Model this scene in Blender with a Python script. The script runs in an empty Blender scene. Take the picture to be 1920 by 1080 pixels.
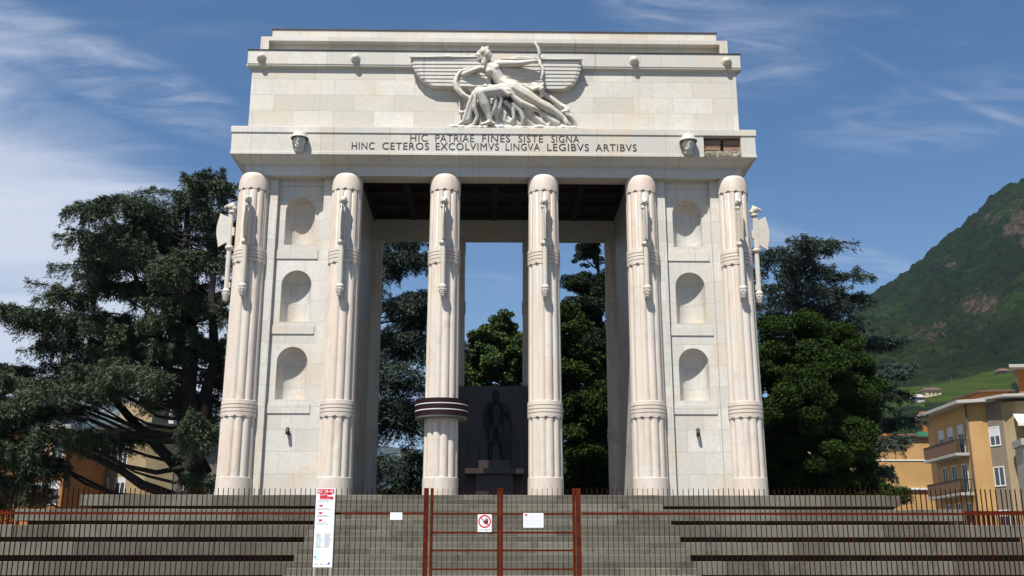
import bpy, bmesh, math, random
import numpy as np
from mathutils import Vector, Matrix, noise
S = bpy.context.scene
COL = S.collection
R = math.radians
PI = math.pi
# ------------------------------------------------------------------ camera
cam = bpy.data.cameras.new('camera'); co = bpy.data.objects.new('camera', cam); COL.objects.link(co)
cam.sensor_width = 36; cam.lens = 36*1908/1920.; cam.clip_start = .1; cam.clip_end = 20000
co.location = (0, 0, 1.65); co.rotation_euler = (R(90+15), 0, R(-1.1)); S.camera = co
# ------------------------------------------------------------------ light, exposure
S.view_settings.view_transform = 'Standard'; S.view_settings.look = 'None'
S.view_settings.exposure = 0.60; S.view_settings.gamma = 1
S.cycles.diffuse_bounces = 2; S.cycles.max_bounces = 6
SUNV = Vector((-.47, -1, 1.78)).normalized()
sl = bpy.data.lights.new('sun', 'SUN'); sl.energy = 5.0; sl.angle = R(.53); sl.color = (1, .955, .88)
so = bpy.data.objects.new('sun', sl); COL.objects.link(so); so.rotation_euler = SUNV.to_track_quat('Z', 'Y').to_euler()
so.location = (-20, -20, 60)
W = bpy.data.worlds.new('World'); S.world = W; W.use_nodes = True

class NT:
    """small node-building helper"""
    def __init__(s, nt): s.nt = nt; s.n = nt.nodes; s.l = nt.links
    def new(s, t, **k):
        n = s.n.new(t)
        for a, b in k.items(): setattr(n, a, b)
        return n
    def set(s, n, i, v):
        if v is None: return
        if isinstance(v, bpy.types.NodeSocket): s.l.new(v, n.inputs[i])
        else:
            if isinstance(v, tuple) and len(v) == 3 and n.inputs[i].type == 'RGBA': v = v+(1,)
            n.inputs[i].default_value = v
    def math(s, op, a, b=None, c=None, clamp=False):
        n = s.new('ShaderNodeMath', operation=op, use_clamp=clamp)
        for i, v in enumerate((a, b, c)): s.set(n, i, v)
        return n.outputs[0]
    def noise(s, vec, scale, detail=4, rough=.55, dist=0., out='Fac'):
        n = s.new('ShaderNodeTexNoise'); s.set(n, 'Vector', vec); s.set(n, 'Scale', float(scale)); s.set(n, 'Detail', float(detail)); s.set(n, 'Roughness', rough); s.set(n, 'Distortion', float(dist))
        return n.outputs[out]
    def mul(s, vec, xyz):
        n = s.new('ShaderNodeVectorMath', operation='MULTIPLY'); s.set(n, 0, vec); s.set(n, 1, xyz); return n.outputs[0]
    def ramp(s, f, a, b, lo=0., hi=1.):
        n = s.new('ShaderNodeMapRange'); n.interpolation_type = 'SMOOTHSTEP'
        s.set(n, 0, f); s.set(n, 1, float(a)); s.set(n, 2, float(b)); s.set(n, 3, lo); s.set(n, 4, hi); return n.outputs[0]
    def mix(s, f, a, b, mode='MIX'):
        n = s.new('ShaderNodeMix', data_type='RGBA', blend_type=mode)
        s.set(n, 0, f)
        for i, v in ((6, a), (7, b)):
            if isinstance(v, tuple) and len(v) == 3: v = v+(1,)
            s.set(n, i, v)
        return n.outputs[2]
    def sep(s, v):
        n = s.new('ShaderNodeSeparateXYZ'); s.set(n, 0, v); return n.outputs
    def comb(s, x, y, z):
        n = s.new('ShaderNodeCombineXYZ'); s.set(n, 0, x); s.set(n, 1, y); s.set(n, 2, z); return n.outputs[0]

w = NT(W.node_tree); bg = w.n['Background']; bg.inputs[1].default_value = .062
sky = w.new('ShaderNodeTexSky', sky_type='NISHITA'); sky.sun_disc = False
sky.sun_elevation = math.asin(SUNV.z); sky.sun_rotation = math.atan2(SUNV.x, SUNV.y)
sky.altitude = 300; sky.air_density = 1.0; sky.dust_density = .25; sky.ozone_density = 2.6
tc = w.new('ShaderNodeTexCoord').outputs['Generated']
dx, dy, dz = w.sep(tc)[:3]
zz = w.math('ADD', w.math('MAXIMUM', dz, 0.), .12)
px = w.math('DIVIDE', dx, zz); py = w.math('DIVIDE', dy, zz)
pv = w.comb(px, py, 0.)
n1 = w.noise(w.mul(pv, (1.1, 2.6, 1.)), 1.6, 9, .6, .6)
n2 = w.noise(w.mul(pv, (.5, 1.7, 1.)), 1.1, 5, .55, .3)
n3 = w.noise(w.mul(pv, (3., 9., 1.)), 1.2, 8, .65, .8)
# broad veil low on the left, thin cirrus elsewhere
lim = w.math('ADD', w.math('MULTIPLY', dx, -.66), .185)
veil = w.ramp(w.math('SUBTRACT', w.math('ADD', lim, w.math('MULTIPLY', w.math('SUBTRACT', n1, .5), .30)), dz), -.02, .15)
veil = w.math('MULTIPLY', veil, w.ramp(dx, .04, -.26))
veil = w.math('MULTIPLY', veil, w.ramp(n2, .25, .62, .55, 1.))
wisp = w.math('MULTIPLY', w.ramp(n1, .50, .78), w.ramp(n2, .38, .6))
wisp = w.math('ADD', wisp, w.math('MULTIPLY', w.ramp(n3, .56, .8), w.math('MULTIPLY', w.ramp(n2, .46, .62), .55)))
low = w.ramp(dz, .42, .0)
# a vapour trail, high on the right
tr = w.math('ABSOLUTE', w.math('ADD', w.math('SUBTRACT', dz, .385), w.math('MULTIPLY', w.math('SUBTRACT', dx, .43), .62)))
trail = w.math('MULTIPLY', w.ramp(tr, .006, .0), w.math('MULTIPLY', w.ramp(dx, .30, .42), w.ramp(n1, .3, .6)))
def patch(cx_, cz_, rx_, rz_, sl_=0.):
    a = w.math('DIVIDE', w.math('SUBTRACT', dx, cx_), rx_)
    b = w.math('DIVIDE', w.math('SUBTRACT', w.math('SUBTRACT', dz, cz_), w.math('MULTIPLY', w.math('SUBTRACT', dx, cx_), sl_)), rz_)
    return w.ramp(w.math('ADD', w.math('MULTIPLY', a, a), w.math('MULTIPLY', b, b)), 1., .1)
n4 = w.noise(w.mul(pv, (2.2, 6., 1.)), 2.0, 9, .62, .9)
wp = w.math('ADD', w.math('MULTIPLY', patch(-.33, .418, .13, .035, -.25), .8), w.math('MULTIPLY', patch(.20, .475, .12, .05, -.35), .75))
wp = w.math('ADD', wp, w.math('MULTIPLY', patch(.40, .385, .14, .04, .0), .35))
wp = w.math('ADD', wp, w.math('MULTIPLY', patch(.30, .285, .14, .02, -.4), .5))
wp = w.math('MULTIPLY', wp, w.ramp(n4, .40, .68, .12, 1.))
cl = w.math('ADD', w.math('MULTIPLY', veil, .92), w.math('MULTIPLY', wisp, .30))
cl = w.math('ADD', cl, w.math('MULTIPLY', wp, .46))
cl = w.math('ADD', cl, w.math('MULTIPLY', trail, .25))
cl = w.math('ADD', cl, w.math('MULTIPLY', low, .24), clamp=True)
skyc = w.mix(1., sky.outputs[0], (.62, .92, 1.14), 'MULTIPLY')
w.l.new(w.mix(cl, skyc, (7.6, 8.0, 9.2)), bg.inputs[0])

# ------------------------------------------------------------------ materials
MATS = {}
def material(name, col, rough=.7, metal=0., fn=None, bump=None, spec=.4):
    m = bpy.data.materials.new(name); m.use_nodes = True
    t = NT(m.node_tree); b = t.n['Principled BSDF']
    b.inputs['Roughness'].default_value = rough; b.inputs['Metallic'].default_value = metal
    b.inputs['Specular IOR Level'].default_value = spec
    c = col+(1,) if isinstance(col, tuple) else col
    g = t.new('ShaderNodeNewGeometry'); t.P = g.outputs['Position']; t.Nn = g.outputs['Normal']; t.isl = g.outputs['Random Per Island']
    t.O = t.new('ShaderNodeTexCoord').outputs['Object']; t.rnd = t.new('ShaderNodeObjectInfo').outputs['Random']
    if fn:
        r = fn(t, b)
        if isinstance(r, tuple): c, bh, bs, bd = r
        else: c, bh = r, None
        if bh is not None:
            bn = t.new('ShaderNodeBump'); t.set(bn, 'Height', bh); t.set(bn, 'Strength', bs); t.set(bn, 'Distance', bd); t.l.new(bn.outputs[0], b.inputs['Normal'])
    t.set(b, 'Base Color', c)
    MATS[name] = m
    return m

def uz(t):
    """wall coordinates (along, up) whichever way the face looks"""
    x, y, z = t.sep(t.P)[:3]
    nx, ny, nz = t.sep(t.Nn)[:3]
    s = t.math('GREATER_THAN', t.math('ABSOLUTE', nx), t.math('ABSOLUTE', ny))
    u = t.math('ADD', t.math('MULTIPLY', x, t.math('SUBTRACT', 1., s)), t.math('MULTIPLY', y, s))
    return u, z, t.math('ABSOLUTE', nz)

def brick(t, vec, bw, bh, mortar, off=.5, c1=(0, 0, 0), c2=(1, 1, 1), bias=0., sq=1.0):
    n = t.new('ShaderNodeTexBrick'); t.set(n, 'Vector', vec); t.set(n, 'Color1', c1); t.set(n, 'Color2', c2); t.set(n, 'Mortar', (0, 0, 0))
    t.set(n, 'Scale', 1.); t.set(n, 'Mortar Size', mortar); t.set(n, 'Mortar Smooth', .1); t.set(n, 'Bias', bias); t.set(n, 'Brick Width', bw); t.set(n, 'Row Height', bh)
    n.offset = off; n.squash = sq
    return n.outputs['Color'], n.outputs['Fac']

def marble(bw, bh, a, b2, pink, streak=.3, joint=.5, grime=0.):
    def f(t, bs):
        u, z, up = uz(t)
        vec = t.comb(u, z, 0.)
        bc, fac = brick(t, vec, bw, bh, .006)
        pt = t.noise(t.P, .55, 5, .62, .4); nz = t.noise(t.P, .9, 5, .6); nf = t.noise(t.P, 7., 6, .65); nb = t.noise(t.P, 2.4, 4, .6, .8)
        c = t.mix(bc, a, b2)
        c = t.mix(t.math('MULTIPLY', t.ramp(nb, .5, .75), .55), c, pink)
        c = t.mix(t.math('MULTIPLY', t.ramp(nz, .42, .7), .35), c, (.43, .42, .38))
        c = t.mix(t.math('MULTIPLY', t.ramp(pt, .48, .62), .5), c, (.54, .44, .32))
        # rain streaks with their own outline
        st = t.noise(t.comb(t.math('MULTIPLY', u, 5.), t.math('MULTIPLY', z, .35), 0.), 1.6, 5, .6)
        c = t.mix(t.math('MULTIPLY', t.ramp(st, .56, .78), streak), c, (.36, .345, .30))
        st2 = t.noise(t.P, 3.1, 8, .75, 1.5)
        c = t.mix(t.math('MULTIPLY', t.ramp(st2, .62, .78), .22+grime), c, (.30, .28, .23))
        c = t.mix(t.math('MULTIPLY', t.ramp(nf, .35, .7), .26), c, (.36, .33, .27))
        dp = t.noise(t.comb(t.math('MULTIPLY', u, 9.), t.math('MULTIPLY', z, .22), t.math('MULTIPLY', t.sep(t.P)[1], .3)), 1.3, 6, .7)
        c = t.mix(t.math('MULTIPLY', t.ramp(dp, .60, .72), min(.8, streak*1.5)), c, (.22, .205, .17))
        c = t.mix(t.math('MULTIPLY', fac, joint), c, (.20, .18, .15))
        h = t.math('SUBTRACT', t.math('MULTIPLY', nf, .25), fac)
        return c, h, .35, .01
    return f
material('marble_wall', (0, 0, 0), .55, fn=marble(1.45, .62, (.47, .435, .37), (.60, .57, .51), (.56, .45, .34), .26))
material('marble_pier', (0, 0, 0), .55, fn=marble(1.1, .74, (.485, .468, .43), (.60, .583, .545), (.55, .46, .36), .24))
material('marble_trim', (0, 0, 0), .55, fn=marble(2.45, 30., (.46, .448, .405), (.57, .555, .515), (.50, .42, .32), .62, .7, .25))
material('marble_carved', (0, 0, 0), .5, fn=marble(30., 30., (.53, .51, .46), (.55, .53, .48), (.50, .45, .38), .34, 0., .16))

def colmat(t, bs):
    x, y, z = t.sep(t.O)[:3]
    ang = t.math('MULTIPLY', t.math('ADD', t.math('ARCTAN2', y, x), 2*PI), 12/(2*PI))
    reed = t.math('FLOOR', ang)
    drum = t.math('FLOOR', t.math('ADD', t.math('DIVIDE', z, 2.15), t.math('MULTIPLY', t.rnd, 1.)))
    wn = t.new('ShaderNodeTexWhiteNoise'); t.set(wn, 'Vector', t.comb(t.math('ADD', reed, t.math('MULTIPLY', t.rnd, 97.)), drum, 0.))
    wn2 = t.new('ShaderNodeTexWhiteNoise'); t.set(wn2, 'Vector', t.comb(t.math('FLOOR', t.math('DIVIDE', reed, 3.)), drum, t.math('MULTIPLY', t.rnd, 31.)))
    c = t.mix(wn2.outputs[0], (.585, .52, .44), (.585, .475, .395))
    c = t.mix(t.math('MULTIPLY', wn.outputs[0], .7), c, (.60, .56, .50))
    nb = t.noise(t.mul(t.P, (1., 1., .35)), 2.2, 6, .65, 1.2)
    c = t.mix(t.math('MULTIPLY', t.ramp(nb, .48, .68), .6), c, (.47, .365, .29))
    nf = t.noise(t.P, 9., 6, .7)
    c = t.mix(t.math('MULTIPLY', t.ramp(nf, .5, .7), .22), c, (.42, .37, .30))
    sk = t.noise(t.mul(t.P, (2.5, 2.5, .3)), 1.4, 4, .6)
    c = t.mix(t.math('MULTIPLY', t.ramp(sk, .54, .72), .4), c, (.44, .37, .29))
    nl = t.noise(t.P, .5, 3)
    c = t.mix(t.math('MULTIPLY', t.ramp(nl, .4, .65), .25), c, (.47, .45, .40))
    fz = t.math('FRACT', t.math('ADD', t.math('DIVIDE', z, 2.15), t.math('MULTIPLY', t.rnd, 1.)))
    j = t.ramp(t.math('ABSOLUTE', t.math('SUBTRACT', fz, .5)), .4965, .499)
    c = t.mix(t.math('MULTIPLY', j, .45), c, (.30, .27, .22))
    dirt = t.math('MULTIPLY', t.ramp(t.math('ADD', t.noise(t.P, 1.7, 6, .7), t.math('MULTIPLY', z, -.55)), .42, .75), .5)
    c = t.mix(dirt, c, (.36, .33, .24))
    return c, t.math('MULTIPLY', nf, .5), .3, .008
material('marble_column', (0, 0, 0), .55, fn=colmat)

def granite(t, bs):
    blk = t.ramp(t.isl, .70, .74); n1 = t.noise(t.P, 1.1, 5, .65, .5); nf = t.noise(t.P, 38., 4, .75); n2 = t.noise(t.mul(t.P, (1.0, 1, .45)), 1.1, 7, .72, .5)
    c = t.mix(t.isl, (.058, .057, .043), (.182, .176, .138))
    c = t.mix(t.math('MULTIPLY', blk, .85), c, (.050, .043, .032))
    c = t.mix(t.math('MULTIPLY', t.ramp(n1, .35, .7), .4), c, (.095, .083, .06))
    c = t.mix(t.math('MULTIPLY', t.ramp(n2, .50, .66), .8), c, (.034, .028, .021))
    hs = t.noise(t.mul(t.P, (.5, 1., 5.)), 1.5, 6, .7)
    c = t.mix(t.math('MULTIPLY', t.ramp(hs, .56, .70), .35), c, (.055, .047, .034))
    c = t.mix(t.math('MULTIPLY', t.ramp(t.noise(t.P, 3.3, 8, .75, 1.), .58, .72), .5), c, (.16, .16, .135))
    c = t.mix(t.ramp(nf, .35, .7, 0., .30), c, (.24, .23, .18))
    c = t.mix(t.ramp(t.noise(t.P, 60., 2), .58, .7, 0., .6), c, (.045, .042, .036))
    return c, t.math('ADD', nf, t.math('MULTIPLY', n1, .6)), .55, .012
material('granite', (0, 0, 0), .85, fn=granite)
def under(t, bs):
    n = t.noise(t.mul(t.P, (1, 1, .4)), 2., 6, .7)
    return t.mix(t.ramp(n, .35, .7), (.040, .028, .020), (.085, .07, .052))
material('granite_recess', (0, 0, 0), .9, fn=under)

def rust(t, bs):
    n = t.noise(t.P, 6., 6, .7); n2 = t.noise(t.mul(t.P, (9, 9, 1.2)), 3., 5, .7)
    c = t.mix(t.ramp(n, .3, .7), (.055, .008, .003), (.105, .017, .005))
    return t.mix(t.math('MULTIPLY', t.ramp(n2, .5, .75), .6), c, (.055, .018, .012)), n2, .3, .002
material('rusted_steel', (0, 0, 0), .9, fn=rust, spec=.08)
def rustbar(t, bs):
    n = t.noise(t.P, 9., 5, .7)
    return t.mix(t.ramp(n, .3, .7), (.018, .006, .004), (.060, .011, .004))
material('rusted_bar', (0, 0, 0), .9, fn=rustbar, spec=.08)
material('black_metal', (.012, .012, .012), .5)
material('dark_letters', (.022, .021, .02), .6)
material('flashing', (.035, .033, .03), .6)
material('sheet_metal', (.45, .46, .47), .4, .6)
material('white_sheet', (.80, .81, .84), .5)
material('print_red', (.55, .012, .03), .5)
material('print_black', (.015, .015, .018), .6)
material('print_grey', (.48, .50, .53), .6)
material('print_tint', (.60, .72, .72), .6)
material('print_blue', (.06, .10, .42), .6)
material('ring_dark', (.020, .010, .013), .45)
def ledm(t, bs):
    x, y, z = t.sep(t.O)[:3]
    a = t.math('MULTIPLY', t.math('ARCTAN2', y, x), 60.)
    v = t.math('MULTIPLY', t.math('SINE', t.math('MULTIPLY', a, 2.)), t.math('SINE', t.math('MULTIPLY', z, 220.)))
    return t.mix(t.ramp(v, .0, .5), (.006, .004, .005), (.038, .003, .007))
material('led_panel', (0, 0, 0), .6, fn=ledm, spec=.2)
material('ring_white', (.6, .6, .62), .4)
material('ring_under', (.16, .15, .135), .6)
def darkgr(t, bs):
    bc, fac = brick(t, t.comb(t.sep(t.P)[0], t.sep(t.P)[2], 0.), 1.25, 1.2, .006)
    c = t.mix(bc, (.020, .014, .013), (.038, .023, .021))
    c = t.mix(t.ramp(t.noise(t.P, 14., 5, .7), .4, .7, 0., .4), c, (.075, .06, .055))
    return t.mix(fac, c, (.01, .01, .01))
material('dark_porphyry', (0, 0, 0), .35, fn=darkgr)
def bronze(t, bs):
    n = t.noise(t.P, 5., 6, .7)
    return t.mix(t.ramp(n, .35, .7), (.008, .012, .010), (.024, .042, .035))
material('bronze', (0, 0, 0), .55, .3, fn=bronze)
def bricks(t, bs):
    bc, fac = brick(t, t.comb(t.sep(t.P)[0], t.sep(t.P)[2], 0.), .24, .07, .012)
    c = t.mix(bc, (.15, .055, .032), (.30, .15, .08))
    return t.mix(fac, c, (.27, .23, .18)), t.math('SUBTRACT', 1., fac), .8, .02
material('bare_brick', (0, 0, 0), .9, fn=bricks)
def mortar(t, bs):
    n = t.noise(t.P, 9., 8, .75)
    return t.mix(t.ramp(n, .4, .65), (.13, .11, .08), (.38, .35, .28)), n, 1., .05
material('rubble', (0, 0, 0), .95, fn=mortar)
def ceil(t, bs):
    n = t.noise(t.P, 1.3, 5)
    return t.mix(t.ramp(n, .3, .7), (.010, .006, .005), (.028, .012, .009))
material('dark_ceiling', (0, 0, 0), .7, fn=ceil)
def stucco(a, b2, k=.5):
    def f(t, bs):
        n = t.noise(t.P, .35, 6, .65); s = t.noise(t.mul(t.P, (2.2, 2.2, .22)), 1.3, 6, .7)
        c = t.mix(t.ramp(n, .3, .7), a, b2)
        return t.mix(t.math('MULTIPLY', t.ramp(s, .5, .78), k), c, tuple(v*.55 for v in a))
    return f
material('yellow_stucco', (0, 0, 0), .9, fn=stucco((.36, .215, .080), (.43, .265, .105), .3))
material('orange_stucco', (0, 0, 0), .9, fn=stucco((.28, .105, .025), (.34, .135, .035), .3))
material('cream_stucco', (0, 0, 0), .9, fn=stucco((.40, .33, .20), (.46, .39, .25), .4))
material('grey_stucco', (0, 0, 0), .9, fn=stucco((.15, .13, .095), (.20, .17, .125), .5))
material('tan_stucco', (0, 0, 0), .9, fn=stucco((.25, .19, .10), (.31, .24, .14), .5))
material('pale_stone', (0, 0, 0), .9, fn=stucco((.30, .285, .25), (.37, .355, .315), .6))
material('eaves', (.36, .34, .31), .8)
material('eaves_under', (.16, .14, .12), .9)
material('window_frame', (.62, .63, .62), .6)
material('shutter', (.50, .51, .52), .7)
material('glass', (.035, .042, .05), .08, spec=.8)
material('balcony_panel', (.13, .062, .028), .5)
material('roof_tile', (.19, .085, .05), .9, fn=stucco((.085, .045, .032), (.13, .07, .05), .5))
material('awning', (.60, .56, .50), .9)
material('green_net', (.02, .17, .09), .8)
def bark(t, bs):
    n = t.noise(t.mul(t.P, (4, 4, .8)), 3., 6, .7)
    return t.mix(t.ramp(n, .3, .7), (.007, .006, .005), (.026, .021, .017)), n, .9, .04
material('bark', (0, 0, 0), .95, fn=bark)
def leaf(a, b2, c3, trans=.0):
    def f(t, bs):
        n = t.noise(t.P, .55, 4, .6)
        c = t.mix(t.isl, a, b2)
        return t.mix(t.math('MULTIPLY', t.ramp(n, .45, .65), .5), c, c3)
    return f
material('cedar_needles', (0, 0, 0), .75, fn=leaf((.020, .034, .016), (.082, .108, .056), (.052, .076, .048)), spec=.25)
material('blue_cedar_needles', (0, 0, 0), .75, fn=leaf((.014, .026, .019), (.052, .076, .056), (.034, .053, .045)), spec=.25)
material('broad_leaves', (0, 0, 0), .85, fn=leaf((.008, .021, .004), (.036, .060, .010), (.017, .037, .006)), spec=.1)
material('bright_leaves', (0, 0, 0), .6, fn=leaf((.018, .042, .007), (.068, .112, .020), (.038, .078, .013)), spec=.25)
material('cypress_leaves', (0, 0, 0), .7, fn=leaf((.004, .010, .003), (.016, .030, .009), (.009, .020, .006)), spec=.2)
def ground(t, bs):
    n = t.noise(t.P, .8, 8, .7); f = t.noise(t.P, 30., 4, .7)
    c = t.mix(t.ramp(n, .35, .7), (.085, .08, .072), (.13, .122, .108))
    return t.mix(t.ramp(f, .4, .7, 0., .5), c, (.19, .18, .165)), f, .5, .01
material('ground', (0, 0, 0), .95, fn=ground)
material('lawn', (0, 0, 0), .95, fn=leaf((.03, .055, .015), (.04, .07, .02), (.06, .08, .03)))

def mountain(t, bs):
    z = t.sep(t.P)[2]; nz = t.sep(t.Nn)[2]
    n = t.noise(t.P, .045, 6, .7); f = t.noise(t.P, .22, 5, .8); big = t.noise(t.P, .0065, 5, .6, .5)
    vor = t.new('ShaderNodeTexVoronoi'); t.set(vor, 'Vector', t.P); t.set(vor, 'Scale', .16); vc = t.sep(vor.outputs['Color'])[0]
    c = t.mix(vc, (.006, .014, .004), (.022, .041, .009))
    c = t.mix(t.ramp(big, .45, .65), c, t.mix(vc, (.012, .026, .005), (.052, .088, .014)))
    c = t.mix(t.ramp(f, .35, .7, 0., .7), c, (.003, .006, .003))
    at = t.new('ShaderNodeAttribute', attribute_name='rock'); rk = at.outputs['Fac']
    rm = t.ramp(t.math('ADD', rk, t.math('MULTIPLY', t.math('SUBTRACT', t.noise(t.mul(t.P, (1., 1., .45)), .05, 9, .8, .5), .5), 3.2)), .52, .66)
    rn = t.noise(t.mul(t.P, (1., 1., .3)), .12, 7, .8)
    rock = t.mix(t.ramp(rn, .35, .65), (.030, .022, .018), (.19, .13, .095))
    c = t.mix(rm, c, rock)
    v = t.new('ShaderNodeAttribute', attribute_name='vineyard').outputs['Fac']
    rows = t.math('SINE', t.math('ADD', t.math('MULTIPLY', z, 1.5), t.math('MULTIPLY', t.noise(t.P, .02, 4), 34.)))
    vin = t.mix(t.ramp(rows, -.2, .6), (.060, .098, .016), (.082, .125, .022))
    vin = t.mix(t.ramp(t.noise(t.P, .03, 4, .6), .5, .6, 0., .55), vin, (.080, .115, .026))
    c = t.mix(v, c, vin)
    c = t.mix(t.math('MULTIPLY', t.ramp(t.noise(t.P, .30, 3, .8), .38, .62, .0, .5), t.math('SUBTRACT', 1., v)), c, (.020, .036, .009))
    hgt = t.math('MULTIPLY', t.math('SUBTRACT', 1., t.math('MULTIPLY', vor.outputs['Distance'], 1.0)), t.math('SUBTRACT', 1., v))
    return c, t.math('ADD', hgt, t.math('MULTIPLY', f, 1.2)), 1., 8.
material('mountain_forest', (0, 0, 0), 1., fn=mountain, spec=.1)
def farm(t, bs):
    n = t.noise(t.P, .004, 7, .65); r = t.noise(t.mul(t.P, (1, 1, .5)), .009, 7, .7)
    c = t.mix(t.ramp(n, .35, .65), (.012, .020, .012), (.026, .036, .018))
    return t.mix(t.ramp(r, .56, .66), c, (.15, .13, .115))
material('far_mountain', (0, 0, 0), 1., fn=farm, spec=.1)

# ------------------------------------------------------------------ mesh helpers
class MB:
    def __init__(s): s.v = []; s.f = []; s.m = []; s.mi = 0; s.smooth = []
    def add(s, vs, fs, smooth=False):
        o = len(s.v); s.v += [tuple(map(float, q)) for q in vs]
        for f in fs: s.f.append(tuple(i+o for i in f)); s.m.append(s.mi); s.smooth.append(smooth)
        return s
    def box(s, x0, x1, y0, y1, z0, z1):
        return s.add([(x0, y0, z0), (x1, y0, z0), (x1, y1, z0), (x0, y1, z0), (x0, y0, z1), (x1, y0, z1), (x1, y1, z1), (x0, y1, z1)],
                     [(0, 3, 2, 1), (4, 5, 6, 7), (0, 1, 5, 4), (1, 2, 6, 5), (2, 3, 7, 6), (3, 0, 4, 7)])
    def tube(s, pts, rad, n=8, cap=True):
        P = [Vector(p) for p in pts]
        if not hasattr(rad, '__len__'): rad = [rad]*len(P)
        vs = []; a = None
        for i, p in enumerate(P):
            t = (P[min(i+1, len(P)-1)]-P[max(i-1, 0)]).normalized()
            if a is None: a = t.orthogonal().normalized()
            a = (a-t*a.dot(t)).normalized(); b = t.cross(a)
            for k in range(n):
                q = 2*PI*k/n; vs.append(p+(a*math.cos(q)+b*math.sin(q))*rad[i])
        fs = [(i*n+k, i*n+(k+1) % n, (i+1)*n+(k+1) % n, (i+1)*n+k) for i in range(len(P)-1) for k in range(n)]
        if cap: fs += [tuple(range(n-1, -1, -1)), tuple((len(P)-1)*n+k for k in range(n))]
        return s.add(vs, fs, True)
    def lathe(s, prof, n=32, c=(0, 0, 0), smooth=True, cap=True, rf=None):
        vs = []
        for r, z in prof:
            for k in range(n):
                q = 2*PI*k/n; rr = r if rf is None else r*rf(q, z)
                vs.append((c[0]+rr*math.cos(q), c[1]+rr*math.sin(q), c[2]+z))
        m = len(prof)
        fs = [(i*n+k, i*n+(k+1) % n, (i+1)*n+(k+1) % n, (i+1)*n+k) for i in range(m-1) for k in range(n)]
        if cap: fs += [tuple(range(n-1, -1, -1)), tuple((m-1)*n+k for k in range(n))]
        return s.add(vs, fs, smooth)
    def prism(s, poly, y0, y1):
        """polygon in (x,z), extruded along y"""
        n = len(poly)
        return s.add([(x, y0, z) for x, z in poly]+[(x, y1, z) for x, z in poly],
                     [tuple(range(n)), tuple(range(2*n-1, n-1, -1))]+[(i, i+n, (i+1) % n+n, (i+1) % n) for i in range(n)])
    def ball(s, c, r, n=12, sc=(1, 1, 1)):
        vs = []; m = n//2
        for i in range(1, m):
            ph = PI*i/m
            for k in range(n):
                q = 2*PI*k/n; vs.append((c[0]+r*sc[0]*math.sin(ph)*math.cos(q), c[1]+r*sc[1]*math.sin(ph)*math.sin(q), c[2]+r*sc[2]*math.cos(ph)))
        vs += [(c[0], c[1], c[2]+r*sc[2]), (c[0], c[1], c[2]-r*sc[2])]; T = len(vs)-2
        fs = [(i*n+(k+1) % n, i*n+k, (i+1)*n+k, (i+1)*n+(k+1) % n) for i in range(m-2) for k in range(n)]
        fs += [(T, k, (k+1) % n) for k in range(n)]+[(T+1, (m-2)*n+(k+1) % n, (m-2)*n+k) for k in range(n)]
        return s.add(vs, fs, True)
    def cap(s, p, q, a, b, n=10):
        """tapered capsule, for figures that are fused afterwards"""
        s.ball(p, a, n); s.ball(q, b, n)
        if (Vector(p)-Vector(q)).length > 1e-4: s.tube([p, q], [a, b], n)
        return s
    def limb(s, pts, n=10):
        for a, b in zip(pts[:-1], pts[1:]): s.cap(a[:3], b[:3], a[3], b[3], n)
        return s
    def mesh(s, name, mats):
        me = bpy.data.meshes.new(name); me.from_pydata(s.v, [], s.f)
        if not isinstance(mats, (list, tuple)): mats = [mats]
        for m in mats: me.materials.append(MATS[m])
        me.polygons.foreach_set('material_index', s.m); me.polygons.foreach_set('use_smooth', s.smooth)
        me.update(); return me
    def build(s, name, mats, parent=None, loc=None, fuse=None, smooth=1):
        me = s.mesh(name, mats)
        o = bpy.data.objects.new(name, me); COL.objects.link(o)
        if fuse:
            md = o.modifiers.new('r', 'REMESH'); md.mode = 'VOXEL'; md.voxel_size = fuse; md.use_smooth_shade = True
            if smooth: sm = o.modifiers.new('s', 'SMOOTH'); sm.iterations = smooth; sm.factor = .5
            dg = bpy.context.evaluated_depsgraph_get()
            m2 = bpy.data.meshes.new_from_object(o.evaluated_get(dg)); o.modifiers.clear(); o.data = m2; m2.name = name
            bpy.data.meshes.remove(me)
            if not m2.materials: m2.materials.append(MATS[mats if isinstance(mats, str) else mats[0]])
            m2.polygons.foreach_set('use_smooth', [True]*len(m2.polygons))
        if loc: o.location = loc
        if parent: par(o, parent)
        return o
def world_loc(o):
    v = Vector(o.location); p = o.parent
    m = Matrix.LocRotScale(o.location, o.rotation_euler, o.scale)
    while p: m = Matrix.LocRotScale(p.location, p.rotation_euler, p.scale) @ m; p = p.parent
    return m
def par(o, parent):
    """parent while keeping the object's place in the world"""
    m = world_loc(parent).inverted() @ world_loc(o)
    o.parent = parent; l, r, sc = m.decompose(); o.location = l; o.rotation_euler = r.to_euler(); o.scale = sc
def tag(o, label=None, cat=None, group=None, kind=None):
    if label: o['label'] = label
    if cat: o['category'] = cat
    if group: o['group'] = group
    if kind: o['kind'] = kind
    return o
def thing(name, loc, label, cat, group=None, rz=0):
    o = bpy.data.objects.new(name, None); o.empty_display_size = .3; COL.objects.link(o); o.location = loc; o.rotation_euler = (0, 0, rz)
    return tag(o, label, cat, group)
def copy_tree(o, parent=None):
    c = o.copy(); COL.objects.link(c); c.parent = parent
    for ch in list(o.children): copy_tree(ch, c)
    return c
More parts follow.
